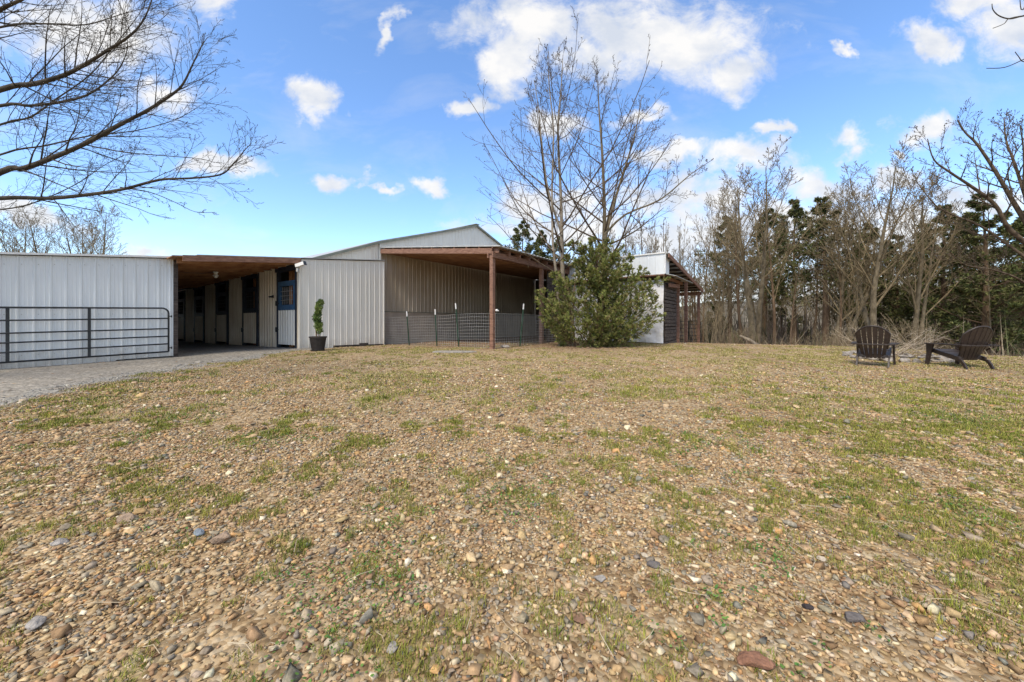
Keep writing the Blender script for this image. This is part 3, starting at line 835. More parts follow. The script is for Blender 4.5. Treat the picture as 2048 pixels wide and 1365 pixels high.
# insulator on first post
p = gp(0, LU+.08) + D1*.07; g = gzp(p)
mb = MB(); mb.lathe([(0,0),(.035,0),(.045,.03),(.03,.06),(0,.07)], (p.x+.03,p.y-.02,g+1.22), 10); mb.tube([(p.x,p.y,g+1.25),(p.x+.09,p.y-.03,g+1.23)], .02, 8)
tag(mb.build('post_insulator', M['white_paint']), 'small cream insulator knob on the front lean-to post', 'insulator')

# ================================================================== TARP SHED on the right
T0 = Vector((5.79, 14.2, 0))        # right front corner of the tarp wall
shed = thing('open_shed', (T0.x, T0.y, gzp(T0)), 'open sided shed behind the cedar with a white tarp wall and purlin roof', 'shed')
def tp(s, w, z=0.0):                # s back along D1, w to the left along D2
    p = T0 + D1*s + D2*w; return Vector((p.x, p.y, z))
# tarp wall with folds
nx, nz = 60, 26; V = []; Fq = []
for i in range(nx+1):
    for k in range(nz+1):
        w = 3.9*i/nx; base = gzp(tp(0,w))+.04; z = base + (H+1.62-base)*k/nz
        q = Vector((w*1.3, z*1.6, 3)); fold = .05*mnoise.noise(q*1.5) + .03*mnoise.noise(Vector((w*1.2+z*2.5, z*5-w*1.6, 7))) + .02*math.sin(w*9+z*2)*max(0,1-k/nz)
        p = tp(0,w) + NB*0 - D1*(.06+fold); V.append((p.x,p.y,z))
for i in range(nx):
    for k in range(nz):
        a=i*(nz+1)+k; Fq.append((a, a+nz+1, a+nz+2, a+1))
mb = MB(); mb.v = V; mb.f = Fq; mb.build('tarp_wall', M['tarp'], shed, smooth=True)
# white box above
mb = MB()
ribbed(mb, tp(-.35,3.9), tp(-.35,-.12), lambda s: H+1.80, lambda s: H+2.58, -D1, depth=.008, pitch=.3, minor=False)
a=tp(-.35,-.12); b=tp(.3,-.12); mb.quad((a.x,a.y,H+1.8),(b.x,b.y,H+1.8),(b.x,b.y,H+2.5),(a.x,a.y,H+2.58))
mb.build('upper_panel', M['white_metal'], shed)
mb = MB(); mb.beam(tp(-.37,3.9,H+2.59), tp(-.37,-.14,H+2.59), .06, .05); mb.beam(tp(-.36,-.14,H+2.55), tp(-.36,-.14,H+1.82), .02, .04); mb.build('panel_trim', M['white_paint'], shed)
mb = MB(); mb.beam(tp(-.1,3.9,H+1.78), tp(-.1,-.1,H+1.78), .5, .04); mb.build('soffit', M['wood_red'], shed)
# plank wall on the right side
mb = MB(); rr = random.Random(8); z = gzp(tp(1,0))-.02
while z < H+1.35:
    h = rr.uniform(.13,.17); a=tp(.06,-.02+rr.uniform(-.01,.01)); b=tp(1.95,-.02+rr.uniform(-.01,.01))
    mb.beam((a.x,a.y,z+h/2),(b.x,b.y,z+h/2), .03, h-.015 if rr.random()<.7 else h-.035); z += h
mb.build('plank_wall', M['wood_weathered'], shed)
# inner shade walls so the plank gaps are not see-through to sky
mb = MB(); a=tp(2.0,.0); b=tp(2.0,3.9); mb.quad((a.x,a.y,H-1),(b.x,b.y,H-1),(b.x,b.y,H+1.7),(a.x,a.y,H+1.7)); mb.build('shade_wall', M['wood_weathered'], shed)
EV = 6.9
def sz(s): return H + 2.52 - (2.52-1.72)*s/EV
for (s, zt_) in ((2.02, H+1.72), (3.69, sz(3.69)-.1), (EV, sz(EV)-.1)):
    p = tp(s,-.06); g=gzp(p); mb = MB(); mb.beam((p.x,p.y,g-.15),(p.x,p.y,zt_), .13, .13, up=D2); mb.build('post', M['wood_red'], shed, bevel=.006)
p = tp(EV,3.6); g=gzp(p); mb = MB(); mb.beam((p.x,p.y,g-.3),(p.x,p.y,sz(EV)-.1), .13, .13, up=D2); mb.build('post', M['wood_red'], shed)
mb = MB()
def sb(s0,s1,w0,w1,za,zb_):
    mb.box8([tp(s0,w0,sz(s0)+za),tp(s1,w0,sz(s1)+za),tp(s1,w1,sz(s1)+za),tp(s0,w1,sz(s0)+za),tp(s0,w0,sz(s0)+zb_),tp(s1,w0,sz(s1)+zb_),tp(s1,w1,sz(s1)+zb_),tp(s0,w1,sz(s0)+zb_)])
sb(-.33,EV+.25,-.25,3.9,0,.02)
k = -.3
while k < EV: sb(k,k,0,0,0,0) if False else None; k += 1
w_ = -.2
while w_ < 3.9: sb(-.32,EV+.26,w_,w_+.03,.0205,.035); w_ += .2286
mb.build('roof', M['roof_metal'], shed)
mb = MB()
for k in range(11):
    s = .1+k*.66; sb(s,s+.05,-.22,3.9,-.09,-.002)
mb.build('purlin', M['wood_weathered'], shed)
mb = MB(); sb(-.3,EV+.2,-.27,-.22,-.14,.015); sb(0,EV,1.8,1.85,-.2,-.0905); mb.build('rafter', M['wood_red'], shed)
mb = MB(); mb.beam(tp(EV,-.2,sz(EV)-.2), tp(EV,3.9,sz(EV)-.2), .08, .18); mb.build('eave_beam', M['wood_red'], shed)
# little side canopy
mb = MB(); z=H+1.80
mb.box8([tp(-.3,-.13,z),tp(2.9,-.13,z-.0),tp(2.9,-.5,z-.1),tp(-.3,-.5,z-.1),tp(-.3,-.13,z+.02),tp(2.9,-.13,z+.02),tp(2.9,-.5,z-.08),tp(-.3,-.5,z-.08)])
mb.build('side_canopy', M['roof_metal'], shed)
mb = MB(); mb.beam(tp(.1,-.12,H+1.68), tp(2.6,-.12,H+1.68), .05, .12); mb.beam(tp(.15,-.15,H+1.42), tp(1.9,-.15,H+1.5), .05, .14); mb.build('canopy_brace', M['wood_red'], shed)

# ================================================================== pipe gates
def pipe_gate(name, a, b, zb0, zb1, h, label, rails, ups, rr_=.022, group=None):
    """a->b plan points of lower rail"""
    a = Vector(a); b = Vector(b); d = (b-a); Ln = d.length; d.normalize()
    root = thing(name, a, label, 'gate', group)
    up = Vector((0,0,1))
    c = .14
    mb = MB()
    pts = [a, a+up*(h-c)]
    for k in range(1,6):
        t = k/5*math.pi/2; pts.append(a + up*(h-c+c*math.sin(t)) + d*(c-c*math.cos(t)))
    pts.append(b + up*h - d*c)
    for k in range(1,6):
        t = math.pi/2*(1-k/5); pts.append(b + up*(h-c+c*math.sin(t)) - d*(c-c*math.cos(t)))
    pts += [b, a]
    mb.tube(pts, rr_, 10); mb.build('gate_frame', M['black_metal'], root, smooth=True)
    for f in rails:
        mb = MB(); mb.tube([a+up*h*f, b+up*h*f], rr_*.85, 10); mb.build('rail', M['black_metal'], root, smooth=True)
    for s in ups:
        p = a+d*s; mb = MB(); mb.beam(p+up*.02, p+up*(h-.0), .02, .052, up=d) ; mb.build('upright', M['black_metal'], root)
    return root
ga = B0 + NB*.16 - D1*.13; gb = ga - D1*4.27
ga = Vector((ga.x, ga.y, H-.79)); gb = Vector((gb.x, gb.y, H-.79-.085*1.25))
left_gate = pipe_gate('pipe_gate', ga, gb, 0,0, 1.17, 'long black tubular gate hung flat against the white left wall', (.18,.355,.53,.765), (1.42, 2.58), .021)
for z in (.1, .95):
    mb = MB()
    p = ga+Vector((0,0,z)); mb.tube([p-D1*.02, p+D1*.07], .012, 8); mb.tube([p+D1*.06-Vector((0,0,.03)), p+D1*.06+Vector((0,0,.03))], .014, 8)
    mb.build('hinge', M['black_metal'], left_gate)
ra = P(1357, 679, 21.0); rb = P(1402, 679, 20.2)
rg = pipe_gate('pipe_gate', ra, rb, 0,0, 1.0, 'small black tubular gate beyond the open shed posts', (.2,.4,.6,.8), (.55,), .018)

# ================================================================== wire fence and steel posts
fence_pts = []
def fpt(px, Y=None, t=None): pass
def on_line(px, a, d):   # intersection of pixel column with plan line
    k = (px-1024)/F; s = (k*a.y - a.x)/(d.x-k*d.y); return a + d*s
P1 = gp(0, LU+.09)
cols1 = [764, 768, 816, 872, 915, 984]
pl = [on_line(px, G0+NB*.25-D1*.04, NB) for px in cols1[:-1]] + [P1]
P2 = gp(3.03, LU+.1); P3 = gp(4.35, LU+.25)
path = pl + [P2, P3]
tops = [635, 635, 634, 632, 629, 627, 631, 636]
zt = [H+(HY-y)/F*p.y for y, p in zip(tops, path)]
fence = thing('wire_fence', (path[0].x, path[0].y, gzp(path[0])), 'galvanised square mesh wire fence across the open lean-to', 'fence')
cum = [0]
for i in range(1, len(path)): cum.append(cum[-1]+(path[i]-path[i-1]).length)
def fz_(s, f):
    for i in range(1, len(path)):
        if s <= cum[i] or i == len(path)-1:
            k = (s-cum[i-1])/(cum[i]-cum[i-1]); p = path[i-1].lerp(path[i], k)
            top = zt[i-1]*(1-k)+zt[i]*k; g = gzp(p)+.03
            bow = .03*math.sin(f*6+s*1.7)*math.sin(math.pi*k)
            p = p + NB*0 + D1*bow*.6
            return Vector((p.x, p.y, g+(top-g)*f + .012*math.sin(s*2.3+f*3)*(1 if 0<f<1 else .7)))
mb = MB(); mh = MB()
s = 0
while s < cum[-1]:
    mb.tube([fz_(s, f/4) for f in range(5)], .0036, 4, caps=False); s += .10
for k in range(12):
    f = (k/11)**1.12
    n_ = 60; mh.tube([fz_(cum[-1]*j/n_, f) for j in range(n_+1)], .0032, 4, caps=False)
mb.v_off = 0
base = len(mb.v); mb.v += mh.v; mb.f += [tuple(q+base for q in f) for f in mh.f]
mb.build('wire_mesh', M['galv'], fence)
posts = [(768,768,624,692),(813.4,818.5,623,693),(870,874,619,697),(911,918,607,698.5),(1047.5,1039.5,608,695)]
plabels = ['green steel fence post with white tip at the barn corner, leftmost of five', 'green steel fence post, second from the barn corner',
 'green steel fence post, middle one of the five', 'tall green steel fence post just left of the brown lean-to post', 'green steel fence post leaning right between the two brown posts']
for (xt, xb, yt, yb), lab in zip(posts, plabels):
    if xb < 985: pb = on_line(xb, G0+NB*.25-D1*.10, NB)
    else: pb = on_line(xb, P1 - D2*0.06, D1)
    Yb = pb.y; g = gzp(pb)
    a = Vector((pb.x, pb.y, g-.05)); topx = (xt-1024)/F*Yb; b = Vector((topx, Yb, H+(HY-yt)/F*Yb))
    root = thing('fence_post', (pb.x, pb.y, g), lab, 'fence post', 'green steel posts of the wire fence')
    dd = (b-a).normalized(); c = b - dd*.20
    mb = MB(); mb.beam(a, c, .045, .008, up=D2); mb.beam(a, c, .008, .045, up=D2)
    mb.build('stake', M['green_steel'], root)
    mb = MB(); mb.beam(c, b, .046, .012, up=D2); mb.beam(c, b, .012, .046, up=D2); mb.build('tip', M['white_paint'], root)

# ================================================================== stones mesh helper
ICO = None
def ico(sub):
    import bmesh
    bm = bmesh.new(); bmesh.ops.create_icosphere(bm, subdivisions=sub, radius=1)
    v_ = np.array([v.co[:] for v in bm.verts]); f_ = np.array([[q.index for q in f.verts] for f in bm.faces]); bm.free()
    return v_, f_
I2, I2b, I3 = ico(1), ico(2), ico(3)
def rock(name, loc, size, label, cat, seed, m, group=None, rz=0.0):
    rs = np.random.RandomState(seed); v_, f_ = I3; v_ = v_.copy()
    for _ in range(14):       # planar cuts give fractured faces
        n = rs.normal(size=3); n /= np.linalg.norm(n); d = rs.uniform(.45,.75)
        s_ = v_@n; over = s_ > d; v_[over] -= np.outer((s_[over]-d)*.92, n)
    off = rs.uniform(0,50,3)
    nn = np.array([mnoise.noise(Vector((x*2.2+off[0], y*2.2+off[1], z*2.2+off[2]))) for x,y,z in v_])
    v_ *= (1+.16*nn)[:,None]; v_ *= np.array(size)/2
    v_[:,2] += size[2]*.30
    o = np_mesh(name, v_, f_, m); o.location = loc; o.rotation_euler = (0,0,rz)
    return tag(o, label, cat, group)

# ================================================================== gravel and grass
rs = np.random.RandomState(42)
PAL = np.array([1.01,.96,.81])*np.array([(.43,.31,.19),(.36,.245,.145),(.51,.385,.25),(.29,.19,.12),(.45,.35,.25),(.35,.30,.25),(.25,.225,.20),(.60,.52,.41),(.48,.29,.15),(.36,.25,.17),(.25,.16,.105),(.19,.185,.18),(.68,.61,.52)])
PW = np.array([.14,.11,.10,.10,.12,.12,.09,.04,.03,.07,.05,.02,.01]); PW /= PW.sum()
def scatter(n, y0, y1, k=1.75, xoff=.8, power=1.0):
    Y = np.sqrt(rs.uniform(y0**2, y1**2, n)) if power == 1 else y0+(y1-y0)*rs.uniform(0,1,n)
    X = rs.uniform(-1, 1, n)*(k*Y+xoff); return X, Y
def inside_building(X, Y):
    t = (X-G0.x)*D1.x+(Y-G0.y)*D1.y; u_ = -((X-G0.x)*D2.x+(Y-G0.y)*D2.y)
    a = (X-A0.x)*D1.x+(Y-A0.y)*D1.y; b = (X-A0.x)*D2.x+(Y-A0.y)*D2.y
    return (u_ < .3) & (t > -3) | ((a > 0) & (b > 0)) | ((a < -3.0) & (b > offL))
# small angular chips: jittered boxes
def chips(name, X, Y, size, flat, label, pal=PAL, pw=PW, sub=False):
    n = len(X)
    if sub: T, Fc = I2b
    else:
        T = np.array([(-1,-1,-1),(1,-1,-1),(1,1,-1),(-1,1,-1),(-1,-1,1),(1,-1,1),(1,1,1),(-1,1,1)])*.62
        Fc = np.array([(0,3,2,1),(4,5,6,7),(0,1,5,4),(1,2,6,5),(2,3,7,6),(3,0,4,7)])
    m_ = len(T)
    V = np.repeat(T[None], n, 0) + rs.uniform(-.42,.42,(n, m_, 3))*(1 if not sub else .15)
    if sub:   # random plane cuts
        for _ in range(9):
            nn = rs.normal(size=(n,3)); nn /= np.linalg.norm(nn, axis=1)[:,None]
            dd = rs.uniform(.32,.62,n); s_ = np.einsum('nij,nj->ni', V, nn)
            ov = np.maximum(s_-dd[:,None], 0); V -= ov[...,None]*nn[:,None,:]*.97
    ax = np.stack([np.ones(n), rs.uniform(.5,.95,n), rs.uniform(flat[0],flat[1],n)], -1)*size[:,None]/2
    V *= ax[:,None,:]
    # random tilt then yaw
    ti = rs.normal(0,.38,n); c, s = np.cos(ti), np.sin(ti)
    y_, z_ = V[...,1]*c[:,None]-V[...,2]*s[:,None], V[...,1]*s[:,None]+V[...,2]*c[:,None]; V[...,1], V[...,2] = y_, z_
    a = rs.uniform(0,2*np.pi,n); c, s = np.cos(a), np.sin(a)
    x_, y_ = V[...,0]*c[:,None]-V[...,1]*s[:,None], V[...,0]*s[:,None]+V[...,1]*c[:,None]; V[...,0], V[...,1] = x_, y_
    Zg = ground_z(X, Y) + .05*(fbm(X*.6, Y*.6, 2)-.5)*sstep(1,3,np.hypot(X,Y)) + .02*(fbm(X*4, Y*4, 4)-.5)
    V += np.stack([X, Y, Zg+ax[:,2]*.62], -1)[:,None,:]
    ci = rs.choice(len(pal), n, p=pw); col = pal[ci]*rs.uniform(.75,1.2,(n,1))*rs.uniform(.96,1.04,(n,3))
    # drive stones are greyer
    dmk = sstep(-.3,.5,drive_mask(X,Y))[:,None]
    col = col*(1-dmk) + dmk*(.28+.5*(col.mean(1,keepdims=True)-.33))*np.array([1,.97,.93])
    Fa = (Fc[None]+(np.arange(n)*m_)[:,None,None]).reshape(-1, Fc.shape[1])
    o = np_mesh(name, V.reshape(-1,3), Fa, M['gravel'], cols=np.repeat(col, m_, 0))
    return tag(o, label, 'gravel', kind='stuff')
def sel(X, Y, keepf=None):
    ok = ~inside_building(X, Y)
    if keepf is not None: ok &= keepf(X, Y)
    return X[ok], Y[ok]
def patchy(X, Y):
    """stonier in some areas"""
    return rs.uniform(0,1,len(X)) < np.clip(.68+1.7*(fbm(X*.9+5, Y*.9, 77)-.5) - .35*np.clip(grass_mask(X,Y),0,1), .12, 1)
X1, Y1 = scatter(120000, 1.0, 4.2, 1.45, .5); X1, Y1 = sel(X1, Y1, patchy)
X2, Y2 = scatter(80000, 3.9, 9.5, 1.5, .6); X2, Y2 = sel(X2, Y2, patchy)
X3, Y3 = scatter(22000, 9.0, 17, 1.5); X3, Y3 = sel(X3, Y3)
Xs = np.concatenate([X1,X2,X3]); Ys = np.concatenate([Y1,Y2,Y3])
sz_ = np.exp(rs.normal(np.log(.0165), .42, len(Xs))) * np.clip(.8+Ys*.05, 1, 1.6)
dv = drive_mask(Xs, Ys); keep = (dv < .3) | (rs.uniform(0,1,len(Xs)) < .25); Xs, Ys, sz_ = Xs[keep], Ys[keep], np.minimum(sz_[keep], .07)
chips('gravel', Xs, Ys, sz_, (.3,.75), 'small tan and brown stone chips scattered all over the yard')
Xm, Ym = scatter(80000, 1.1, 7.5, 1.45, .5); Xm, Ym = sel(Xm, Ym, patchy)
kp = drive_mask(Xm, Ym) < .1; Xm, Ym = Xm[kp], Ym[kp]
szm = np.clip(np.exp(rs.normal(np.log(.025), .42, len(Xm))), .02, .10)
chips('gravel', Xm, Ym, szm, (.22,.6), 'thumb sized angular stones lying in the near yard')
Xl, Yl = scatter(750, 1.4, 9.0, 1.55, .6); Xl, Yl = sel(Xl, Yl, patchy)
kp = drive_mask(Xl, Yl) < -.2; Xl, Yl = Xl[kp], Yl[kp]
szl = np.clip(np.exp(rs.normal(np.log(.085), .25, len(Xl))), .06, .15)
chips('gravel', Xl, Yl, szl, (.25,.55), 'fist sized flat stones lying among the chips', sub=True)

def grass(name, n, y0, y1, L0, L1, wid, label, thr=.05, k=1.75, dry=False):
    X, Y = scatter(n*3, y0, y1, k)
    g = grass_mask(X, Y) + .5*(vnoise(X*11, Y*11, 31)-.5) + .4*(vnoise(X*26,Y*26,9)-.5)
    ok = (g > thr) & ~inside_building(X, Y); X, Y, g = X[ok][:n], Y[ok][:n], g[ok][:n]
    n = len(X)
    Z = ground_z(X, Y) + .05*(fbm(X*.6, Y*.6, 2)-.5)*sstep(1,3,np.hypot(X,Y)) + .02*(fbm(X*4, Y*4, 4)-.5)
    L_ = rs.uniform(L0, L1, n)*(.7+.7*np.clip(g,0,1)); a = rs.uniform(0,2*np.pi,n); lean = rs.uniform(.2,1.1,n)
    dx, dy = np.cos(a), np.sin(a)
    w = wid*rs.uniform(.6,1.4,n)*np.clip(Y*.35,.8,3)
    b = np.stack([X,Y,Z-.002],-1); side = np.stack([-dy*w/2, dx*w/2, np.zeros(n)],-1)
    mid = b + np.stack([dx*np.sin(lean)*L_*.5, dy*np.sin(lean)*L_*.5, np.cos(lean*.6)*L_*.55],-1)
    tip = b + np.stack([dx*np.sin(lean)*L_, dy*np.sin(lean)*L_, np.cos(lean)*L_*.9],-1)
    V = np.stack([b-side, b+side, mid+side*.8, mid-side*.8, tip], 1).reshape(-1,3)
    base = np.arange(n)*5
    F1 = np.stack([base,base+1,base+2],-1); F2 = np.stack([base,base+2,base+3],-1); F3 = np.stack([base+3,base+2,base+4],-1)
    pal = np.array([(.15,.17,.03),(.21,.22,.04),(.28,.26,.055),(.34,.28,.09),(.11,.13,.025),(.28,.21,.085)])
    if dry: pal = np.array([(.22,.22,.05),(.30,.26,.08),(.36,.29,.12),(.42,.34,.17),(.15,.17,.035),(.38,.30,.16)])
    col = pal[rs.choice(6, n, p=[.2,.25,.22,.13,.1,.1])]*rs.uniform(.75,1.3,(n,1))
    tag(np_mesh(name, V, np.concatenate([F1,F2,F3]), M['grass'], cols=np.repeat(col,5,0)), label, 'grass', kind='stuff')
grass('grass', 150000, 1.0, 4.5, .016, .044, .0034, 'short yellow green grass growing between the near stones', .16, 1.55)
grass('grass', 170000, 4.3, 15, .018, .042, .005, 'sparse low grass in patches farther across the yard', .2, 1.5, True)
def tufts(nt_, per):
    X, Y = scatter(nt_*6, 1.0, 8.5, 1.5, .4); g = grass_mask(X, Y); ok = (g > .02) & (drive_mask(X,Y) < .2) & (rs.uniform(0,1,len(X)) < sstep(8.5,3.0,Y)); X, Y = X[ok][:nt_], Y[ok][:nt_]; m = len(X)
    r = rs.uniform(.015,.05,m)*np.clip(Y*.4,1,2.2); X = np.repeat(X,per)+rs.normal(0,1,m*per)*np.repeat(r,per); Y = np.repeat(Y,per)+rs.normal(0,1,m*per)*np.repeat(r,per); n = len(X)
    Z = ground_z(X, Y) + .05*(fbm(X*.6, Y*.6, 2)-.5)*sstep(1,3,np.hypot(X,Y)) + .02*(fbm(X*4, Y*4, 4)-.5)
    L_ = rs.uniform(.02,.06,n); a = rs.uniform(0,2*np.pi,n); lean = rs.uniform(.1,.8,n); dx, dy = np.cos(a), np.sin(a); w = .0036*rs.uniform(.6,1.3,n)*np.clip(Y*.35,.8,2.6)
    b = np.stack([X,Y,Z-.002],-1); side = np.stack([-dy*w/2, dx*w/2, np.zeros(n)],-1)
    mid = b + np.stack([dx*np.sin(lean)*L_*.4, dy*np.sin(lean)*L_*.4, L_*.55],-1); tip = b + np.stack([dx*np.sin(lean)*L_, dy*np.sin(lean)*L_, np.cos(lean)*L_],-1)
    V = np.stack([b-side, b+side, mid+side*.8, mid-side*.8, tip], 1).reshape(-1,3); base = np.arange(n)*5
    Fa = np.concatenate([np.stack([base,base+1,base+2],-1), np.stack([base,base+2,base+3],-1), np.stack([base+3,base+2,base+4],-1)])
    pal = np.array([(.15,.18,.025),(.21,.22,.035),(.12,.15,.025),(.28,.26,.05)]); col = np.repeat(pal[rs.choice(4,m)],per,0)*rs.uniform(.7,1.35,(n,1))
    tag(np_mesh('grass', V, Fa, M['grass'], cols=np.repeat(col,5,0)), 'bright green upright grass tufts standing out of the stones', 'grass', kind='stuff')
tufts(1100, 50)
# clover and moss patches: small round leaves
def clover(n):
    X, Y = scatter(n*4, 1.0, 5.0); g = fbm(X*1.3+50, Y*1.3+20, 91, 4)+.3*(vnoise(X*8,Y*8,3)-.5)
    ok = (g > .66) & (drive_mask(X,Y) < 0); X, Y = X[ok][:n], Y[ok][:n]; n = len(X)
    Z = ground_z(X, Y) + .05*(fbm(X*.6, Y*.6, 2)-.5)*sstep(1,3,np.hypot(X,Y)) + .02*(fbm(X*4, Y*4, 4)-.5) + rs.uniform(.004,.03,n)
    c = np.stack([X,Y,Z],-1); r = rs.uniform(.003,.008,n); nrm = rs.normal(0,.45,(n,2))
    V = []
    for k in range(6):
        t = k*math.pi/3; dx, dy = np.cos(t)*r, np.sin(t)*r*.8
        V.append(c+np.stack([dx, dy, dx*nrm[:,0]+dy*nrm[:,1]],-1))
    V = np.stack(V,1).reshape(-1,3); Fh = (np.arange(6)[None]+(np.arange(n)*6)[:,None])
    pal = np.array([(.06,.13,.03),(.09,.17,.035),(.13,.19,.05)]); col = pal[rs.choice(3,n)]*rs.uniform(.7,1.3,(n,1))
    tag(np_mesh('clover', V, Fh, M['grass'], cols=np.repeat(col,6,0)), 'small dark green clover leaves in the near stony ground', 'clover', kind='stuff')
clover(26000)
# fallen straw and twigs
def straw():
    mb = MB(); r_ = random.Random(5)
    for _ in range(420):
        Y = r_.uniform(1.2, 8)**1.0; x = r_.uniform(-1.5,1.5)*Y; z = gz(x,Y)+.03; a = r_.uniform(0,6.28); L_ = r_.uniform(.05,.22)
        mb.tube([(x,Y,z),(x+math.cos(a)*L_*.5, Y+math.sin(a)*L_*.5, z+r_.uniform(0,.02)),(x+math.cos(a+.15)*L_, Y+math.sin(a+.15)*L_, z)], .0016, 4)
    tag(mb.build('straw', mat('dry_straw', (.35,.27,.17), (.5,.42,.3), 9, rough=1)), 'dry straws and thin twigs fallen on the yard', 'straw', kind='stuff')
straw()
# dead leaves
def leaves():
    n = 2600; X, Y = scatter(n, 3, 18, 1.5)
    Xc = rs.normal(2.4,2.2,3200); Yc = rs.normal(13.4,1.2,3200); X = np.concatenate([X,Xc]); Y = np.concatenate([Y,Yc]); n = len(X)
    Z = ground_z(X,Y)+.035; c = np.stack([X,Y,Z],-1); a = rs.uniform(0,6.28,n); r = rs.uniform(.018,.04,n)
    V = []
    for k,(dx,dy,dz) in enumerate(((1,0,.2),(0,.5,-.1),(-1,0,.35),(0,-.5,0))):
        V.append(c+np.stack([(dx*np.cos(a)-dy*np.sin(a))*r, (dx*np.sin(a)+dy*np.cos(a))*r, dz*r*rs.uniform(-1,1,n)],-1))
    V = np.stack(V,1).reshape(-1,3); Fh = (np.arange(4)[None]+(np.arange(n)*4)[:,None])
    pal = np.array([(.24,.13,.07),(.34,.21,.12),(.15,.08,.045),(.42,.31,.2)]); col = pal[rs.choice(4,n)]
    tag(np_mesh('fallen_leaves', V, Fh, M['grass'], cols=np.repeat(col,4,0)), 'brown fallen leaves under the cedar and across the yard', 'leaves', kind='stuff')
leaves()
# individually noticeable rocks of the foreground (photo position, width in px)
rocks = [(440,1085,62,'brownish rounded'),(400,1068,34,'slate blue pointed'),(252,1042,50,'rough tan'),(118,1088,44,'grey weathered'),(1162,1245,50,'reddish brown'),
 (1510,1330,90,'large rusty brown'),(1308,1133,34,'dark grey jagged'),(1290,1115,26,'buff square'),(1042,940,26,'pale tan'),(1705,1240,60,'dark striped'),(1615,1218,34,'charred black'),
 (1880,1280,32,'light grey blocky'),(1645,1122,30,'cream angular'),(1200,1160,34,'grey white'),(1366,1183,24,'yellow tan'),(170,1350,46,'yellowish rounded'),(75,1250,56,'grey leaning'),(785,1300,44,'long flat grey')]
rmats = {}
def rmat(desc):
    c = {'slate':(.22,.25,.28),'rusty':(.26,.13,.08),'reddish':(.24,.14,.09),'charred':(.05,.04,.04),'dark':(.16,.14,.13),'cream':(.5,.42,.32),'buff':(.5,.42,.31),'pale':(.5,.41,.3),'yellow':(.48,.36,.2),'yellowish':(.42,.33,.18),'light':(.42,.41,.38),'grey':(.32,.29,.26)}
    k = next((k for k in c if desc.startswith(k) or (' '+k) in desc), None); col = c.get(k, (.32,.23,.16))
    if col not in rmats: rmats[col] = mat('rock_'+(k or 'brown'), tuple(x*.65 for x in col), tuple(x*1.2 for x in col), 22, rough=.95, bump=.6, bscale=60)
    return rmats[col]
for i, (px, py, w, desc) in enumerate(rocks):
    Y = 1.28*F/(py-HY)
    for _ in range(6):
        x = (px-1024)/F*Y; Y = (H-gz(x,Y))*F/(py-HY)
    x = (px-1024)/F*Y; W = w/F*Y*.85
    where = 'in the left foreground' if px < 600 else ('in the right foreground' if px > 1450 else 'in the middle foreground')
    rock('rock', (x, Y, gz(x,Y)), (W, W*.7, W*.45), desc+' rock lying '+where, 'rock', 100+i, rmat(desc), rz=rs.uniform(-.6,.6))
p = GP(1010, 12.4); rock('rock', p, (.32,.2,.14), 'pale flat rock beside the foot of the front brown post', 'rock', 77, M['stone'])
p = GP(905, 11.2, -.005)
mb = MB(); mb.lathe([(0,.03),(.62,.028),(.68,.0)], (0,0,0), 26); mb.v = [(x*(1+.12*math.sin(3*x+y*4)), y*.45, z) for x,y,z in mb.v]
o = mb.build('flat_slab', mat('dull_grey_slab', (.20,.18,.155), (.32,.29,.25), 12, rough=.95, bump=.4), smooth=True); o.location = (p.x,p.y,p.z); tag(o, 'flat grey slab set in the ground before the wire fence', 'slab')

# ================================================================== potted plant
pp = GP(636, 11.75)
pot = thing('planter_pot', pp, 'dark brown ribbed planter pot before the white stable wall', 'plant pot')
mb = MB()
prof = [(0,0),(.165,0),(.175,.02),(.19,.15),(.215,.3),(.232,.4),(.255,.405),(.26,.45),(.235,.45),(.225,.41),(0,.40)]
mb.lathe(prof, pp, 36)
for k in range(36):
    t = 2*math.pi*k/36
    a = pp+Vector((math.cos(t)*.178, math.sin(t)*.178, .03)); b = pp+Vector((math.cos(t)*.231, math.sin(t)*.231, .385)); mb.tube([a,b], .005, 5)
mb.build('pot_shell', M['pot'], pot, smooth=False)
mb = MB(); mb.lathe([(0,.415),(.226,.412)], pp, 24); mb.build('soil', M['soil'], pot)
mb = MB(); mb.lathe([(0,.0),(.21,.0),(.225,.03),(.2,.03)], pp-Vector((0,0,.005)), 24); mb.build('saucer', M['pot'], pot)
plant = thing('conifer_plant', pp+Vector((0,0,.41)), 'narrow twisted green conifer growing in the dark planter pot', 'plant')
mb = MB(); r_ = random.Random(4)
for k in range(5):
    a = pp+Vector((r_.uniform(-.06,.06), r_.uniform(-.05,.05), .41)); mb.tube([a, a+Vector((r_.uniform(-.04,.04),0,.35)), pp+Vector((r_.uniform(-.05,.05),0,1.0))], [.012,.009,.005], 6)
mb.build('stem', M['bark_red'], plant)

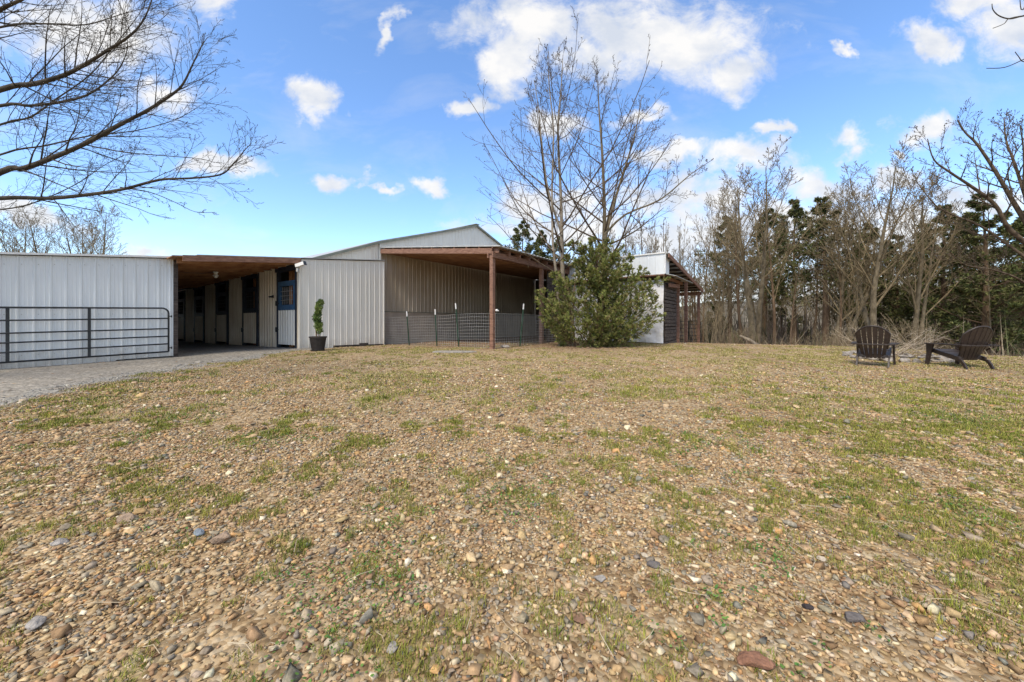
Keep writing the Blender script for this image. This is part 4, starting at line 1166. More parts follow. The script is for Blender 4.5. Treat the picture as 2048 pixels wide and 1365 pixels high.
def leafcloud(centers, radii, counts, size, pal, seed, aspect=.35, droop=0.0):
    """small leaf quads around blobs; returns verts, faces, cols"""
    r2 = np.random.RandomState(seed); Vs=[]; Cs=[]
    for c, r, n in zip(centers, radii, counts):
        n = int(n)
        if n < 1: continue
        d = r2.normal(size=(n,3)); d /= np.linalg.norm(d,axis=1)[:,None]
        rad = r2.uniform(.15,1,n)**(1/2.2); p = np.array(c)+d*rad[:,None]*np.array(r)
        ax = d*.9 + r2.normal(size=(n,3))*.6; ax[:,2] -= droop; ax /= np.linalg.norm(ax,axis=1)[:,None]
        s = r2.normal(size=(n,3)); s -= (s*ax).sum(1)[:,None]*ax; s /= np.linalg.norm(s,axis=1)[:,None]
        L_ = size*r2.uniform(.6,1.5,n)[:,None]; W_ = L_*aspect
        Vs.append(np.stack([p-s*W_*.3, p+ax*L_*.5-s*W_, p+ax*L_, p+ax*L_*.5+s*W_],1).reshape(-1,3))
        base = np.array(pal[r2.randint(len(pal))]); c_ = base*r2.uniform(.65,1.35,(n,1))*(1+r2.normal(0,.04,(n,3)))
        Cs.append(np.repeat(np.clip(c_,0.005,1),4,0))
    V = np.concatenate(Vs); C = np.concatenate(Cs); n = len(V)//4
    return V, np.arange(n*4).reshape(n,4), C
cs=[]; rr2=[]; ct=[]
for k in range(30):
    z = .2+.95*k/29; w = .10*(1-.65*abs(k/29-.4)); sway = .035*math.sin(z*6.5+1)+.01
    cs.append((sway+r_.uniform(-.05,.05), r_.uniform(-.05,.05), z)); rr2.append((w,w,.075)); ct.append(170)
V,Fq,C = leafcloud(cs, rr2, ct, .035, [(.11,.17,.04),(.15,.21,.05),(.07,.11,.03),(.20,.25,.07)], 5, .35)
np_mesh('foliage', V, Fq, M['foliage'], plant, C)

# ================================================================== adirondack chairs
def make_chair(root):
    pl_ = M['plastic_brown']
    # local: x right, y forward, z up. seat slopes back
    mb = MB()
    for k in range(6):         # seat slats
        y0 = -.18+k*.092; y1 = y0+.08
        z0 = .275+.02*k*.9+(.012 if k>3 else 0); z1 = z0+.017
        mb.box8([(-.27,y0,z0),(.27,y0,z0),(.27,y1,z1),(-.27,y1,z1),(-.27,y0,z0+.022),(.27,y0,z0+.022),(.27,y1,z1+.022),(-.27,y1,z1+.022)])
    mb.box((-.27,.368,.33),(.27,.392,.42))
    mb.build('seat', pl_, root, local=True, bevel=.005)
    # fan back: 6 slats
    def bk(u_, s_):            # u_ in -1..1 across, s_ 0..1 up the back
        half = .215+.095*min(s_/.75,1)
        x = u_*half; top = 1.0
        zl = .20+.80*s_
        y = -.22-.31*s_*.92 + .05*(1-0) *(u_*u_)     # reclined, concave to the front
        return Vector((x, y, zl))
    def topz(u_): return 1.0-.24*abs(u_)**2.3
    mb = MB()
    for k in range(6):
        ua, ub = -1+k/3+.025, -1+(k+1)/3-.025
        n_ = 8
        for th in (0,):
            for j in range(n_):
                sa, sb_ = j/n_, (j+1)/n_
                q = []
                for (u_, s_) in ((ua,sa),(ub,sa),(ub,sb_),(ua,sb_)):
                    q.append(bk(u_, s_*topz(u_)))
                off = Vector((0,-.022,-.008))
                mb.box8([q[0]+off,q[1]+off,q[1],q[0],q[3]+off,q[2]+off,q[2],q[3]])
    mb.build('backrest', pl_, root, local=True)
    mb = MB()                  # arched rim of the back
    rim = [bk(-1, .30), bk(-1,.55)] + [bk(u_, topz(u_)+.005) for u_ in [-1+2*i/16 for i in range(17)]] + [bk(1,.55), bk(1,.30)]
    rim = [r__+Vector((0,-.012,0)) for r__ in rim]
    mb.tube(rim, .02, 8); mb.build('back_rim', pl_, root, local=True, smooth=True)
    mb = MB()                  # cross rail behind the back joining the arms
    pts = [Vector((-.36,-.40,.545)), Vector((-.2,-.44,.55)), Vector((.2,-.44,.55)), Vector((.36,-.40,.545))]
    for a, b in zip(pts[:-1], pts[1:]): mb.beam(a, b, .06, .028)
    mb.build('back_rail', pl_, root, local=True, bevel=.004)
    mb = MB(); mb.beam((-.27,-.22,.25),(.27,-.22,.25), .03, .07); mb.build('stretcher', pl_, root, local=True, bevel=.004)
    for sx in (-1, 1):
        mb = MB()              # armrest: paddle outline
        out_ = [(.275,-.46),(.40,-.46),(.40,-.2),(.43,.1),(.445,.33),(.42,.40),(.33,.41),(.285,.33),(.285,.0),(.275,-.2)]
        bot = [Vector((sx*x,y,.545+.0*y)) for x,y in out_]; top = [q+Vector((0,0,.03)) for q in bot]
        if sx < 0: bot, top = bot[::-1], top[::-1]
        mb.poly(bot[::-1]); mb.poly(top)
        for i in range(len(bot)):
            j = (i+1) % len(bot); mb.quad(bot[i],bot[j],top[j],top[i])
        mb.build('armrest', pl_, root, local=True, bevel=.006)
        mb = MB()              # front leg: tapered, slightly splayed
        x = sx*.34
        def sec(z, xc, yc, wx, wy): return [(xc-wx,yc-wy,z),(xc+wx,yc-wy,z),(xc+wx,yc+wy,z),(xc-wx,yc+wy,z)]
        s_ = [sec(0, sx*.355,.40,.022,.032), sec(.3, x,.36,.02,.052), sec(.545, x,.33,.022,.085)]
        for a, b in zip(s_[:-1], s_[1:]): mb.box8(a+b)
        mb.build('leg', pl_, root, local=True, bevel=.004)
        mb = MB()              # side rail running into the rear leg
        x = sx*.285; pts = [(.36,.40),(.12,.33),(-.15,.26),(-.30,.22),(-.38,.12),(-.44,0.0)]; ww = [.055,.05,.055,.05,.04,.03]
        for (y0,z0),(y1,z1),w0,w1 in zip(pts[:-1],pts[1:],ww[:-1],ww[1:]):
            vert = z0 < .25
            d0 = (0,w0) if not vert else (w0,0); d1 = (0,w1) if z1 >= .22 else (w1,0)
            mb.box8([(x-.018,y0-d0[0],z0-d0[1]),(x+.018,y0-d0[0],z0-d0[1]),(x+.018,y1-d1[0],z1-d1[1]),(x-.018,y1-d1[0],z1-d1[1]),
                     (x-.018,y0+d0[0],z0+d0[1]),(x+.018,y0+d0[0],z0+d0[1]),(x+.018,y1+d1[0],z1+d1[1]),(x-.018,y1+d1[0],z1+d1[1])])
        mb.build('rear_leg', pl_, root, local=True, bevel=.004)
GRP = 'dark adirondack chairs by the fire ring'
c1 = thing('adirondack_chair', GP(1748, 9.55), 'dark brown slatted adirondack chair seen straight from behind, the left of two', 'chair', GRP)
make_chair(c1)
c2 = copy_tree(c1); c2.location = GP(1918, 9.2)
c2['label'] = 'dark brown slatted adirondack chair turned sideways with its back to the right'
def face(o, ang): o.rotation_euler = (0,0,ang)
az1 = math.atan2(c1.location.y, c1.location.x) - math.pi/2     # away from us
face(c1, az1 - R(4)); 
az2 = math.atan2(c2.location.y, c2.location.x) - math.pi/2
face(c2, az2 + R(45))

# fire ring stones
r_ = random.Random(12); cx = GP(1795, 10.9)
for k in range(30):
    a = 2*math.pi*k/30 + r_.uniform(-.05,.05); x = cx.x+1.25*math.cos(a)+r_.uniform(-.08,.08); y = cx.y+.95*math.sin(a)+r_.uniform(-.08,.08)
    s_ = r_.uniform(.22,.38)
    rock('fire_ring_stone', (x,y,gz(x,y)-.02), (s_, s_*.75, s_*.55), ('weathered grey stone on the near side of the fire ring' if math.sin(a) < -.2 else ('weathered grey stone on the far side of the fire ring' if math.sin(a) > .2 else ('grey stone at the left end of the fire ring' if math.cos(a)<0 else 'grey stone at the right end of the fire ring'))), 'stone', 300+k, M['stone'], 'fire ring stones', r_.uniform(0,3))
# stacked second course on the near side
for k in range(9):
    a = math.pi*1.1+ k*.17; x = cx.x+1.2*math.cos(a); y = cx.y+.9*math.sin(a)
    s_ = r_.uniform(.2,.3); rock('fire_ring_stone', (x,y,gz(x,y)+.11), (s_, s_*.8, s_*.45), 'flat grey stone stacked on top of the near fire ring stones', 'stone', 400+k, M['stone'], 'fire ring stones', r_.uniform(0,3))

# ================================================================== TREES
class Br:
    def __init__(s): s.b = []
def grow(rg, br, p, d, L, r, lvl, cfg):
    nseg = cfg['seg'][lvl]; st = L/nseg; pts=[p.copy()]; rad=[r]; dirs=[d.copy()]
    rt = max(r*(cfg['tip'] if lvl else cfg['tip']*.35), cfg['rmin'])
    for k in range(nseg):
        d = (d + Vector((rg.gauss(0,1),rg.gauss(0,1),rg.gauss(0,1)))*cfg['wob'][lvl] + Vector((0,0,1))*cfg['up'][lvl]).normalized()
        p = p + d*st; pts.append(p.copy()); dirs.append(d.copy()); t=(k+1)/nseg; rad.append(r*(1-t)+rt*t)
    br.b.append((pts, rad, lvl))
    if lvl+1 < len(cfg['n']): spawn(rg, br, pts, rad, dirs, L, lvl, cfg)
def spawn(rg, br, pts, rad, dirs, L, lvl, cfg):
    n = cfg['n'][lvl+1]; n = max(1, int(round(n*rg.uniform(.75,1.25)))) if lvl >= 0 else n
    f0 = cfg['from'][lvl+1]; az = rg.uniform(0,6.28); m = len(pts)-1
    for k in range(n):
        f = f0+(1-f0)*(k+rg.uniform(.2,.8))/n; x = f*m; i = min(int(x), m-1); q = x-i
        p = pts[i].lerp(pts[i+1], q); d0 = dirs[min(i+1,m)]; rl = rad[i]*(1-q)+rad[i+1]*q
        az += 2.4+rg.uniform(-.5,.5)
        a = Vector((0,0,1)) if abs(d0.z) < .95 else Vector((1,0,0))
        s1 = d0.cross(a).normalized(); s2 = d0.cross(s1)
        side = s1*math.cos(az)+s2*math.sin(az); an = R(cfg['ang'][lvl+1]*rg.uniform(.75,1.2))
        nd = (d0*math.cos(an)+side*math.sin(an)).normalized()
        sh = cfg['shape'](f) if lvl == 0 else (1-.6*(f-f0)/(1-f0+1e-6))
        l_ = L*cfg['len'][lvl+1]*sh*rg.uniform(.7,1.2)
        grow(rg, br, p, nd, l_, max(rl*cfg['rr'][lvl+1]*min(1, .55+.5*sh), cfg['rmin']), lvl+1, cfg)
def tubes_np(branches, sides=(9,6,4,3,3)):
    Vs=[]; Fs=[]; off=0
    for pts, rad, lvl in branches:
        n = sides[min(lvl, len(sides)-1)]
        Pn = np.array([p[:] for p in pts]); m = len(Pn)
        T = np.gradient(Pn, axis=0); T /= np.linalg.norm(T,axis=1)[:,None]+1e-9
        a = np.array([0,0,1.]) if abs(T[0,2]) < .9 else np.array([1.,0,0])
        Xv = np.cross(T, a); Xv /= np.linalg.norm(Xv,axis=1)[:,None]+1e-9; Yv = np.cross(T, Xv)
        th = np.arange(n)*2*np.pi/n
        ring = Pn[:,None]+(Xv[:,None]*np.cos(th)[None,:,None]+Yv[:,None]*np.sin(th)[None,:,None])*np.array(rad)[:,None,None]
        Vs.append(ring.reshape(-1,3)); i,j = np.meshgrid(np.arange(m-1), np.arange(n), indexing='ij')
        a_=off+i*n+j; b_=off+i*n+(j+1)%n; Fs.append(np.stack([a_,b_,b_+n,a_+n],-1).reshape(-1,4)); off += m*n
    return np.concatenate(Vs), np.concatenate(Fs)
def balls_np(points, r):
    v_, f_ = I2; V = (np.array(points)[:,None]+v_[None]*r).reshape(-1,3); F_ = (f_[None]+(np.arange(len(points))*len(v_))[:,None,None]).reshape(-1,3); return V, F_

def bare_tree_parts(root, br, mt, mc, name2='crown', balls=0, rg=None, ballr=.018):
    tr = [b for b in br.b if b[2] == 0]; rest = [b for b in br.b if b[2] > 0]
    V,Fq = tubes_np(tr); np_mesh('trunk', V, Fq, mt, root, smooth=True)
    V,Fq = tubes_np(rest); np_mesh(name2, V, Fq, mc, root, smooth=True)
    if balls:
        tips = [b[0][-1] for b in rest if b[2] >= 2]; rg.shuffle(tips); pts = [t[:] for t in tips[:balls]]
        V,F3 = balls_np(pts, ballr); o = np_mesh('seed_balls', V, F3, M['bark_dark'], root); o['kind'] = 'stuff'

def poly_branch(br, pts, r0, r1, lvl, sub=3):
    """smooth polyline; returns pts, rad, dirs"""
    out=[]; n=len(pts)
    for i in range(n-1):
        p0=pts[max(i-1,0)]; p1=pts[i]; p2=pts[i+1]; p3=pts[min(i+2,n-1)]
        for k in range(sub):
            t=k/sub; out.append(.5*((2*p1)+(p2-p0)*t+(2*p0-5*p1+4*p2-p3)*t*t+(-p0+3*p1-3*p2+p3)*t**3))
    out.append(pts[-1]); m=len(out)
    rad=[r0+(r1-r0)*(i/(m-1))**.85 for i in range(m)]
    dirs=[(out[min(i+1,m-1)]-out[max(i-1,0)]).normalized() for i in range(m)]
    br.b.append((out, rad, lvl)); return out, rad, dirs

# --- yard trees in front of the lean-to end (traced leaders, grown limbs)
def crown_shape(f): return 1.0 if f < .35 else max(.09, 1.0-.98*(f-.35)/.65)
cfgH = dict(n=[0,34,7,5,3], seg=[10,9,6,4,3], wob=[.03,.05,.07,.10,.12], up=[.05,.075,.07,.06,.05], tip=.28, rmin=.0042,
            ang=[0,62,42,40,40], len=[0,.50,.40,.42,.4], rr=[0,.48,.55,.6,.6], shape=crown_shape)
cfgH['from'] = [0,.27,.18,.15,.2]
def hero_tree(base, leaders, label, seed, r0s, mt, nl):
    rg = random.Random(seed); root = thing('bare_tree', base, label, 'tree')
    br = Br()
    for (pix, Y, dY), r0, n in zip(leaders, r0s, nl):
        pts = [P(px, py, Y+dY*i/(len(pix)-1))-Vector(base) for i,(px,py) in enumerate(pix)]
        o_, rad, dirs = poly_branch(br, pts, r0, .008, 0)
        L = (pts[-1]-pts[0]).length; cf = dict(cfgH); cf['n'] = [0, n, 7, 4, 2]; cf['len'] = [0,(.50 if r0 == r0s[0] else .40),.40,.42,.4]
        spawn(rg, br, o_, rad, dirs, L, 0, cf)
    bare_tree_parts(root, br, mt, M['twig_dark'], balls=240, rg=rg, ballr=.016)
    return root
b1 = GP(1127, 13.5)
hero_tree(b1, [([(1128,692),(1127,600),(1124,500),(1122,400),(1116,260),(1122,180),(1126,110)],13.5,.3),
               ([(1121,692),(1119,640),(1114,560),(1106,490),(1104,380),(1107,260),(1098,170),(1096,104)],13.35,-.2),
               ([(1124,470),(1096,380),(1084,290),(1076,210),(1068,160)],13.5,-.3)],
          'tall bare twin stemmed tree beside the lean-to, left of the cedar', 21, [.115,.075,.045], M['bark_pale'], [30,22,9])
b2 = GP(1212, 14.0)
hero_tree(b2, [([(1212,690),(1210,600),(1208,500),(1209,420),(1204,300),(1198,220),(1196,155)],14.0,.3),
               ([(1209,480),(1230,400),(1255,320),(1272,260),(1284,190)],14.0,.5),
               ([(1209,470),(1250,430),(1320,400),(1380,350),(1425,320)],14.0,-.8)],
          'tall bare grey tree rising out of the dark green cedar', 22, [.135,.07,.05], M['bark_grey'], [26,15,12])

# --- the big tree overhanging from the left
def overhang():
    base = Vector((-11.2, 5.4, gz(-11.2,5.4)))
    root = thing('overhanging_tree', base, 'big bare tree whose long limbs reach in from the left over the gate', 'tree')
    br = Br(); rg = random.Random(5)
    tp_ = [Vector((0,0,-.1)), Vector((.05,0,1.4)), Vector((.1,.02,2.7)), Vector((0,.1,4.4)), Vector((-.1,.1,6.8)), Vector((.1,.1,9.5))]
    o_, rad, dirs = poly_branch(br, tp_, .27, .07, 0)
    limbs = [ # pixels, Y start, Y end, r0
      ([(-420,520),(-200,450),(0,345),(45,338),(100,318),(170,288),(240,250),(300,218),(350,185),(368,165),(385,130),(402,95),(415,75)],5.6,5.9,.062),
      ([(-420,480),(-200,420),(0,397),(100,397),(190,388),(250,378),(320,360),(380,357),(440,350),(465,330),(490,300),(503,288)],5.4,5.6,.045),
      ([(-420,430),(-200,260),(0,180),(70,168),(130,150),(172,128),(220,98),(262,70),(290,35),(310,-20),(330,-80)],5.5,5.2,.055),
      ([(-420,470),(-200,270),(0,212),(60,212),(130,203),(175,190),(212,165),(240,135),(255,95),(250,50)],6.2,6.6,.04),
      ([(-420,400),(-220,150),(-60,60),(0,20),(60,-10),(110,-60)],4.6,4.4,.07),
      ([(-420,450),(-200,330),(0,250),(60,235),(110,200),(180,150),(230,90),(270,40),(290,10)],7.0,7.3,.03),
      ([(-420,500),(-200,400),(0,310),(90,292),(180,272),(270,262),(350,240),(400,212)],6.4,6.5,.026),
      ([(-420,520),(-200,440),(0,420),(70,405),(150,370),(210,330),(250,310)],6.9,7.2,.022),
      ([(-420,400),(-220,120),(0,55),(90,48),(170,50),(240,30),(330,5)],5.9,6.2,.028),
      ([(170,290),(250,305),(330,312),(400,318),(430,326)],5.75,5.8,.012),
      ([(120,150),(170,165),(260,175),(345,158)],5.4,5.5,.012),
      ([(240,375),(300,385),(350,405),(390,424),(430,425)],5.55,5.6,.010),
    ]
    cf = dict(n=[0,0,26,6,3], seg=[10,9,7,5,3], wob=[.03,.05,.05,.09,.1], up=[.02,.02,.015,.02,.02], tip=.25, rmin=.0020,
              ang=[0,40,38,38,38], len=[0,.3,.24,.42,.42], rr=[0,.5,.34,.55,.6], shape=lambda f: 1.0-.75*f)
    cf['from'] = [0,.2,.22,.1,.15]
    for pix, ya, yb, r0 in limbs:
        n = len(pix); pts = [P(px,py,ya+(yb-ya)*i/(n-1))-base for i,(px,py) in enumerate(pix)]
        o2, rd, dr2 = poly_branch(br, pts, r0*.85, .003, 1, sub=4)
        L = sum((a-b).length for a,b in zip(pts[:-1],pts[1:]))
        c2_ = dict(cf); c2_['n'] = [0,0,max(9,int(36*min(1,L/6))),6,3]; c2_['len'] = [0,.3,.165,.42,.42]
        if pix[0][0] > 0: c2_['from'] = [0,.2,.05,.1,.15]
        spawn(rg, br, o2, rd, dr2, L, 1, c2_)
    # rear limbs away from view so the crown is whole
    for k in range(9):
        i = 5+k; a = 2.0+k*1.1
        d = Vector((math.cos(a)*.8, math.sin(a)*.8, .5)).normalized()
        if d.x > .1: d.x = -d.x
        if d.y > .55: d.y *= -1
        grow(rg, br, o_[min(i,len(o_)-1)], d, rg.uniform(2.5,4), .05, 1, dict(cf, n=[0,0,10,5,3]))
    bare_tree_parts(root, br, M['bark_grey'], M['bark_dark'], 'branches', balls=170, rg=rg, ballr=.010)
overhang()

# --- right overhanging twigs (tree standing right of the frame)
def right_twigs():
    base = Vector((9.6, 5.6, gz(9.6,5.6)))
    root = thing('budding_tree', base, 'bare tree off to the right whose twig tips dip into the top right corner', 'tree')
    br = Br(); rg = random.Random(9)
    tp_ = [Vector((0,0,-.1)), Vector((.0,0,2)), Vector((.1,0,4)), Vector((.1,.1,6.5)), Vector((.3,.1,9))]
    o_, rad, dirs = poly_branch(br, tp_, .16, .05, 0)
    for pix, r0 in (([(2300,90),(2160,20),(2090,28),(2048,32),(2020,38),(1998,32),(1986,20),(1984,8)],.014),
                    ([(2100,27),(2062,30),(2020,37),(2008,48),(1986,57)],.007),
                    ([(2300,200),(2150,105),(2090,100),(2050,118),(2010,135),(1973,137)],.011),
                    ([(2070,108),(2048,124),(2036,112),(2030,104)],.006),
                    ([(2300,150),(2130,40),(2080,-30),(2046,20),(2040,0)],.014),):
        pts = [P(px,py,4.9)-base for px,py in pix]
        if pix[0][0] == 2300: pts[0] = o_[8].copy()
        poly_branch(br, pts, r0, .004, 1, 4)
        n = rg.randint(6,9)
    for k in range(10):
        a = -1.2+k*.35; d = Vector((math.cos(a), math.sin(a), .7)).normalized()
        grow(rg, br, o_[7+k//2], d, rg.uniform(2,3.2), .04, 1, dict(n=[0,0,8,5,3], seg=[8,8,6,4,3], wob=[.03,.05,.06,.1,.1], up=[.02]*5, tip=.25, rmin=.003, ang=[0,40,40,40,40], len=[0,.3,.4,.4,.4], rr=[0,.5,.5,.6,.6], shape=lambda f:1.0, **{'from':[0,.2,.3,.2,.2]}))
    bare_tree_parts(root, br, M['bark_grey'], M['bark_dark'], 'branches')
right_twigs()

# --- big limbed tree at the right edge
def right_oak():
    Y0 = 15.0; base = GP(2095, Y0)
    root = thing('spreading_tree', base, 'large bare spreading tree at the right edge of the yard', 'tree')
    br = Br(); rg = random.Random(31)
    tr = [P(2105,735,Y0)-base, P(2095,600,Y0)-base, P(2078,500,Y0)-base, P(2060,440,Y0)-base, P(2060,340,Y0+.3)-base, P(2068,275,Y0+.5)-base]
    o_, rad, dirs = poly_branch(br, tr, .30, .05, 0)
    cf = dict(n=[0,0,15,7,4], seg=[10,9,7,5,3], wob=[.03,.05,.07,.10,.12], up=[.05,.05,.10,.09,.07], tip=.28, rmin=.0055,
              ang=[0,40,44,42,42], len=[0,.3,.30,.42,.42], rr=[0,.5,.5,.6,.6], shape=crown_shape); cf['from'] = [0,.2,.2,.15,.2]
    L_ = [([(2078,505),(2020,460),(1990,410),(1945,375),(1900,345),(1868,320),(1855,278)],-.5,.10),
          ([(2068,470),(2030,410),(1995,350),(1955,290),(1930,265),(1915,240)],.3,.10),
          ([(2062,430),(2030,330),(2012,280),(2008,235)],.6,.07),
          ([(2085,540),(2030,500),(1960,452),(1905,430),(1870,410),(1830,360)],.8,.06),
          ([(2090,600),(2040,560),(1985,540),(1930,530),(1900,505)],-1.2,.045),
          ([(2075,480),(2050,400),(2048,310),(2040,250)],-.8,.06),
          ([(2090,480),(2160,380),(2220,260)],.5,.10), ([(2090,520),(2200,460),(2300,400)],.5,.09)]
    for pix, dy, r0 in L_:
        n=len(pix); pts=[P(px,py,Y0+dy*i/(n-1))-base for i,(px,py) in enumerate(pix)]
        o2,rd,dr2 = poly_branch(br, pts, r0, .014, 1, 4); L=sum((a-b).length for a,b in zip(pts[:-1],pts[1:]))
        spawn(rg, br, o2, rd, dr2, L, 1, cf)
    bare_tree_parts(root, br, M['bark_grey'], M['twig_dark'], balls=500, rg=rg, ballr=.022)
right_oak()

# --- forest prototypes
def proto_bare(seed, style):
    rg = random.Random(seed); br = Br(); Hh = 10.0
    if style == 'tall': cf = dict(n=[0,20,7,5,3], ang=[0,44,40,42,42], len=[0,.32,.42,.42,.4]); cf['from']=[0,.42,.2,.2,.2]; r=.115
    elif style == 'thin': cf = dict(n=[0,16,6,3], ang=[0,36,38,40], len=[0,.24,.42,.42]); cf['from']=[0,.4,.2,.2]; r=.06
    else: cf = dict(n=[0,13,9,6,3], ang=[0,33,38,40,40], len=[0,.5,.42,.42,.4]); cf['from']=[0,.36,.2,.15,.2]; r=.14
    cf.update(seg=[11,8,6,4,3], wob=[.032,.06,.09,.11,.12], up=[.04,.07,.08,.07,.05], tip=.2, rmin=.0058, rr=[0,.5,.52,.58,.6], shape=(crown_shape if style != 'fork' else (lambda f: max(.3, 1.15-.85*f))))
    grow(rg, br, Vector((0,0,-.3)), Vector((rg.uniform(-.1,.1),rg.uniform(-.1,.1),1)).normalized(), Hh, r, 0, cf)
    if style == 'fork':
        grow(rg, br, Vector((0,0,.4)), Vector((.28,.1,1)).normalized(), Hh*.9, r*.75, 0, cf)
    root = bpy.data.objects.new('bare_tree', None); COL.objects.link(root)
    bare_tree_parts(root, br, M['bark_red'] if style=='tall' else M['bark_grey'], M['twig_brown'])
    return root
PALC = [(.10,.115,.036),(.125,.14,.045),(.07,.085,.03),(.155,.155,.055),(.12,.105,.05)]
def sprays(branches, lv, per, size, pal, seed, aspect=.12, jit=.5, droop=0.0):
    r2 = np.random.RandomState(seed); Ps=[]; Ds=[]; Cl=[]
    for pts, rad, lvl in branches:
        n = per.get(lvl, 0)
        if not n: continue
        A_ = np.array([p[:] for p in pts]); m = len(A_)-1
        f = r2.uniform(.12,1,n)*m; i = np.minimum(f.astype(int), m-1); q = (f-i)[:,None]
        Ps.append(A_[i]*(1-q)+A_[i+1]*q); d = A_[i+1]-A_[i]; Ds.append(d/(np.linalg.norm(d,axis=1)[:,None]+1e-9))
        Cl.append(np.repeat(np.array(pal[r2.randint(len(pal))])[None]*r2.uniform(.75,1.25), n, 0))
    p = np.concatenate(Ps); d = np.concatenate(Ds); c = np.concatenate(Cl); n = len(p)
    ax = d + r2.normal(size=(n,3))*jit; ax[:,2] += .12-droop; ax /= np.linalg.norm(ax,axis=1)[:,None]
    sd2 = r2.normal(size=(n,3)); sd2 -= (sd2*ax).sum(1)[:,None]*ax; sd2 /= np.linalg.norm(sd2,axis=1)[:,None]
    L_ = size*r2.uniform(.5,1.5,n)[:,None]; W_ = L_*aspect
    V = np.stack([p-sd2*W_*.4, p+ax*L_*.5-sd2*W_, p+ax*L_, p+ax*L_*.5+sd2*W_],1).reshape(-1,3)
    C = np.repeat(np.clip(c*r2.uniform(.7,1.3,(n,1)),.004,1),4,0)
    return V, np.arange(n*4).reshape(n,4), C
def proto_cedar(seed, low=.3, dens=1.0, width=.20):
    rg = random.Random(seed); br = Br(); Hh = 10.0
    cf = dict(n=[0,44,11,5], seg=[10,6,5,3], wob=[.02,.08,.12,.1], up=[.05,.05,.04,.03], tip=.15, rmin=.008, ang=[0,70,45,45], len=[0,width,.36,.42], rr=[0,.32,.55,.6],
              shape=lambda f: max(.06, (1-.94*((f-low)/(1-low))**1.5)) * rg.uniform(.75,1.1)); cf['from'] = [0,low,.25,.2]
    grow(rg, br, Vector((0,0,-.3)), Vector((0,0,1)), Hh, .17, 0, cf)
    root = bpy.data.objects.new('cedar_tree', None); COL.objects.link(root)
    V,Fq = tubes_np([b for b in br.b if b[2]<=1]); np_mesh('trunk', V, Fq, M['bark_red'], root, smooth=True)
    V,Fq,C = sprays(br.b, 0, {1:int(8*dens), 2:int(11*dens), 3:int(6*dens)}, .13, PALC, seed, .13, .4)
    np_mesh('crown', V, Fq, M['foliage'], root, cols=C)
    return root
protos = {'tall':[proto_bare(1,'tall'),proto_bare(2,'tall'),proto_bare(3,'tall'),proto_bare(12,'tall')], 'thin':[proto_bare(4,'thin'),proto_bare(5,'thin'),proto_bare(6,'thin'),proto_bare(13,'thin')], 'fork':[proto_bare(7,'fork'),proto_bare(8,'fork'),proto_bare(9,'fork')],
          'cedar':[proto_cedar(41,.5,1.0,.2),proto_cedar(42,.45,.9,.2),proto_cedar(43,.14,1.3,.24),proto_cedar(44,.52,.8,.19)]}
used = set()
LBL = {'tall':'tall bare reddish tree', 'thin':'slender bare grey sapling', 'fork':'bare fork trunked grey tree', 'cedar':'dark green evergreen cedar'}
PLACE = []
def plant_tree(kind, idx, px, Y, ytop, where, wscale=1.0, group=None, rz=None):
    lst = protos[kind]; src = lst[idx % len(lst)]
    b = GP(px, Y); top = H+(HY-ytop)/F*Y; s = (top-b.z)/9.6
    if src.name not in used and src not in PLACE: o = src; PLACE.append(src)
    else: o = copy_tree(src)
    o.location = b; o.scale = (s*wscale, s*wscale, s); o.rotation_euler = (0,0, rz if rz is not None else (px*1.7+Y*3.1) % 6.28)
    tag(o, (LBL[kind]+' '+where)[:140], 'tree', group or {'tall':'bare trees of the wood','thin':'saplings of the wood','fork':'bare trees of the wood','cedar':'cedars of the wood'}[kind])
    return o
T = [ # kind, idx, px, Y, ytop, where
 ('fork',0,1512,21,362,'with the thickest trunk in the wood right of the shed',1.45),
 ('tall',1,1545,25,375,'just right of the thickest trunk in the wood',.8),
 ('tall',2,1490,26,390,'just left of the thickest trunk in the wood',.8),
 ('cedar',0,1462,30,438,'with a flat topped crown right of the open shed',1.1),
 ('cedar',1,1588,27,408,'between the thickest trunk and the tallest cedar',.95),
 ('cedar',3,1655,24,396,'with the tallest crown, halfway between shed and chairs',1.15),
 ('fork',1,1662,22,410,'leaning below the tallest cedar crown',1.15),
 ('tall',0,1620,26,420,'just left of the tallest cedar',.7),
 ('fork',2,1752,20,345,'rising behind the left chair',1.25),
 ('fork',0,1820,21,380,'rising between the two chairs',1.1),
 ('fork',2,1700,27,430,'left of the left chair',.7),
 ('cedar',2,1790,27,478,'low and bushy behind the two chairs',1.0),
 ('cedar',1,1885,24,420,'behind and left of the right chair',1.15),
 ('cedar',2,1960,21,398,'broad and dense behind the right chair',1.25),
 ('cedar',3,2030,24,440,'behind the spreading tree at the right edge',1.3),
 ('cedar',0,2110,20,400,'at the right edge of the wood',1.3),
 ('cedar',2,1850,30,470,'deep in the wood between the chairs',1.2),
 ('cedar',0,1040,34,446,'showing above the lean-to roof right of the gable',1.15),
 ('cedar',1,1085,38,468,'small above the lean-to eave behind the twin stemmed tree',1.1),
 ('cedar',3,1130,33,480,'behind the twin stemmed tree above the lean-to',1.0),
 ('cedar',2,1712,32,520,'low behind the left chair',1.2),
 ('cedar',2,1560,34,560,'low in the hollow behind the thickest trunk',1.0),
 ('cedar',2,1430,36,590,'low beyond the black gate',1.0),
 ('cedar',2,1920,27,450,'dark and full behind the right chair back',1.3),
 ('cedar',1,1740,29,455,'rising behind the left chair',1.1),
 ('cedar',2,2060,25,430,'low and full at the very right edge',1.4),
 ('cedar',0,1525,33,430,'half hidden behind the thickest trunk',1.2),
]
for t in T: plant_tree(*t[:6], wscale=t[6])
rg = random.Random(77)
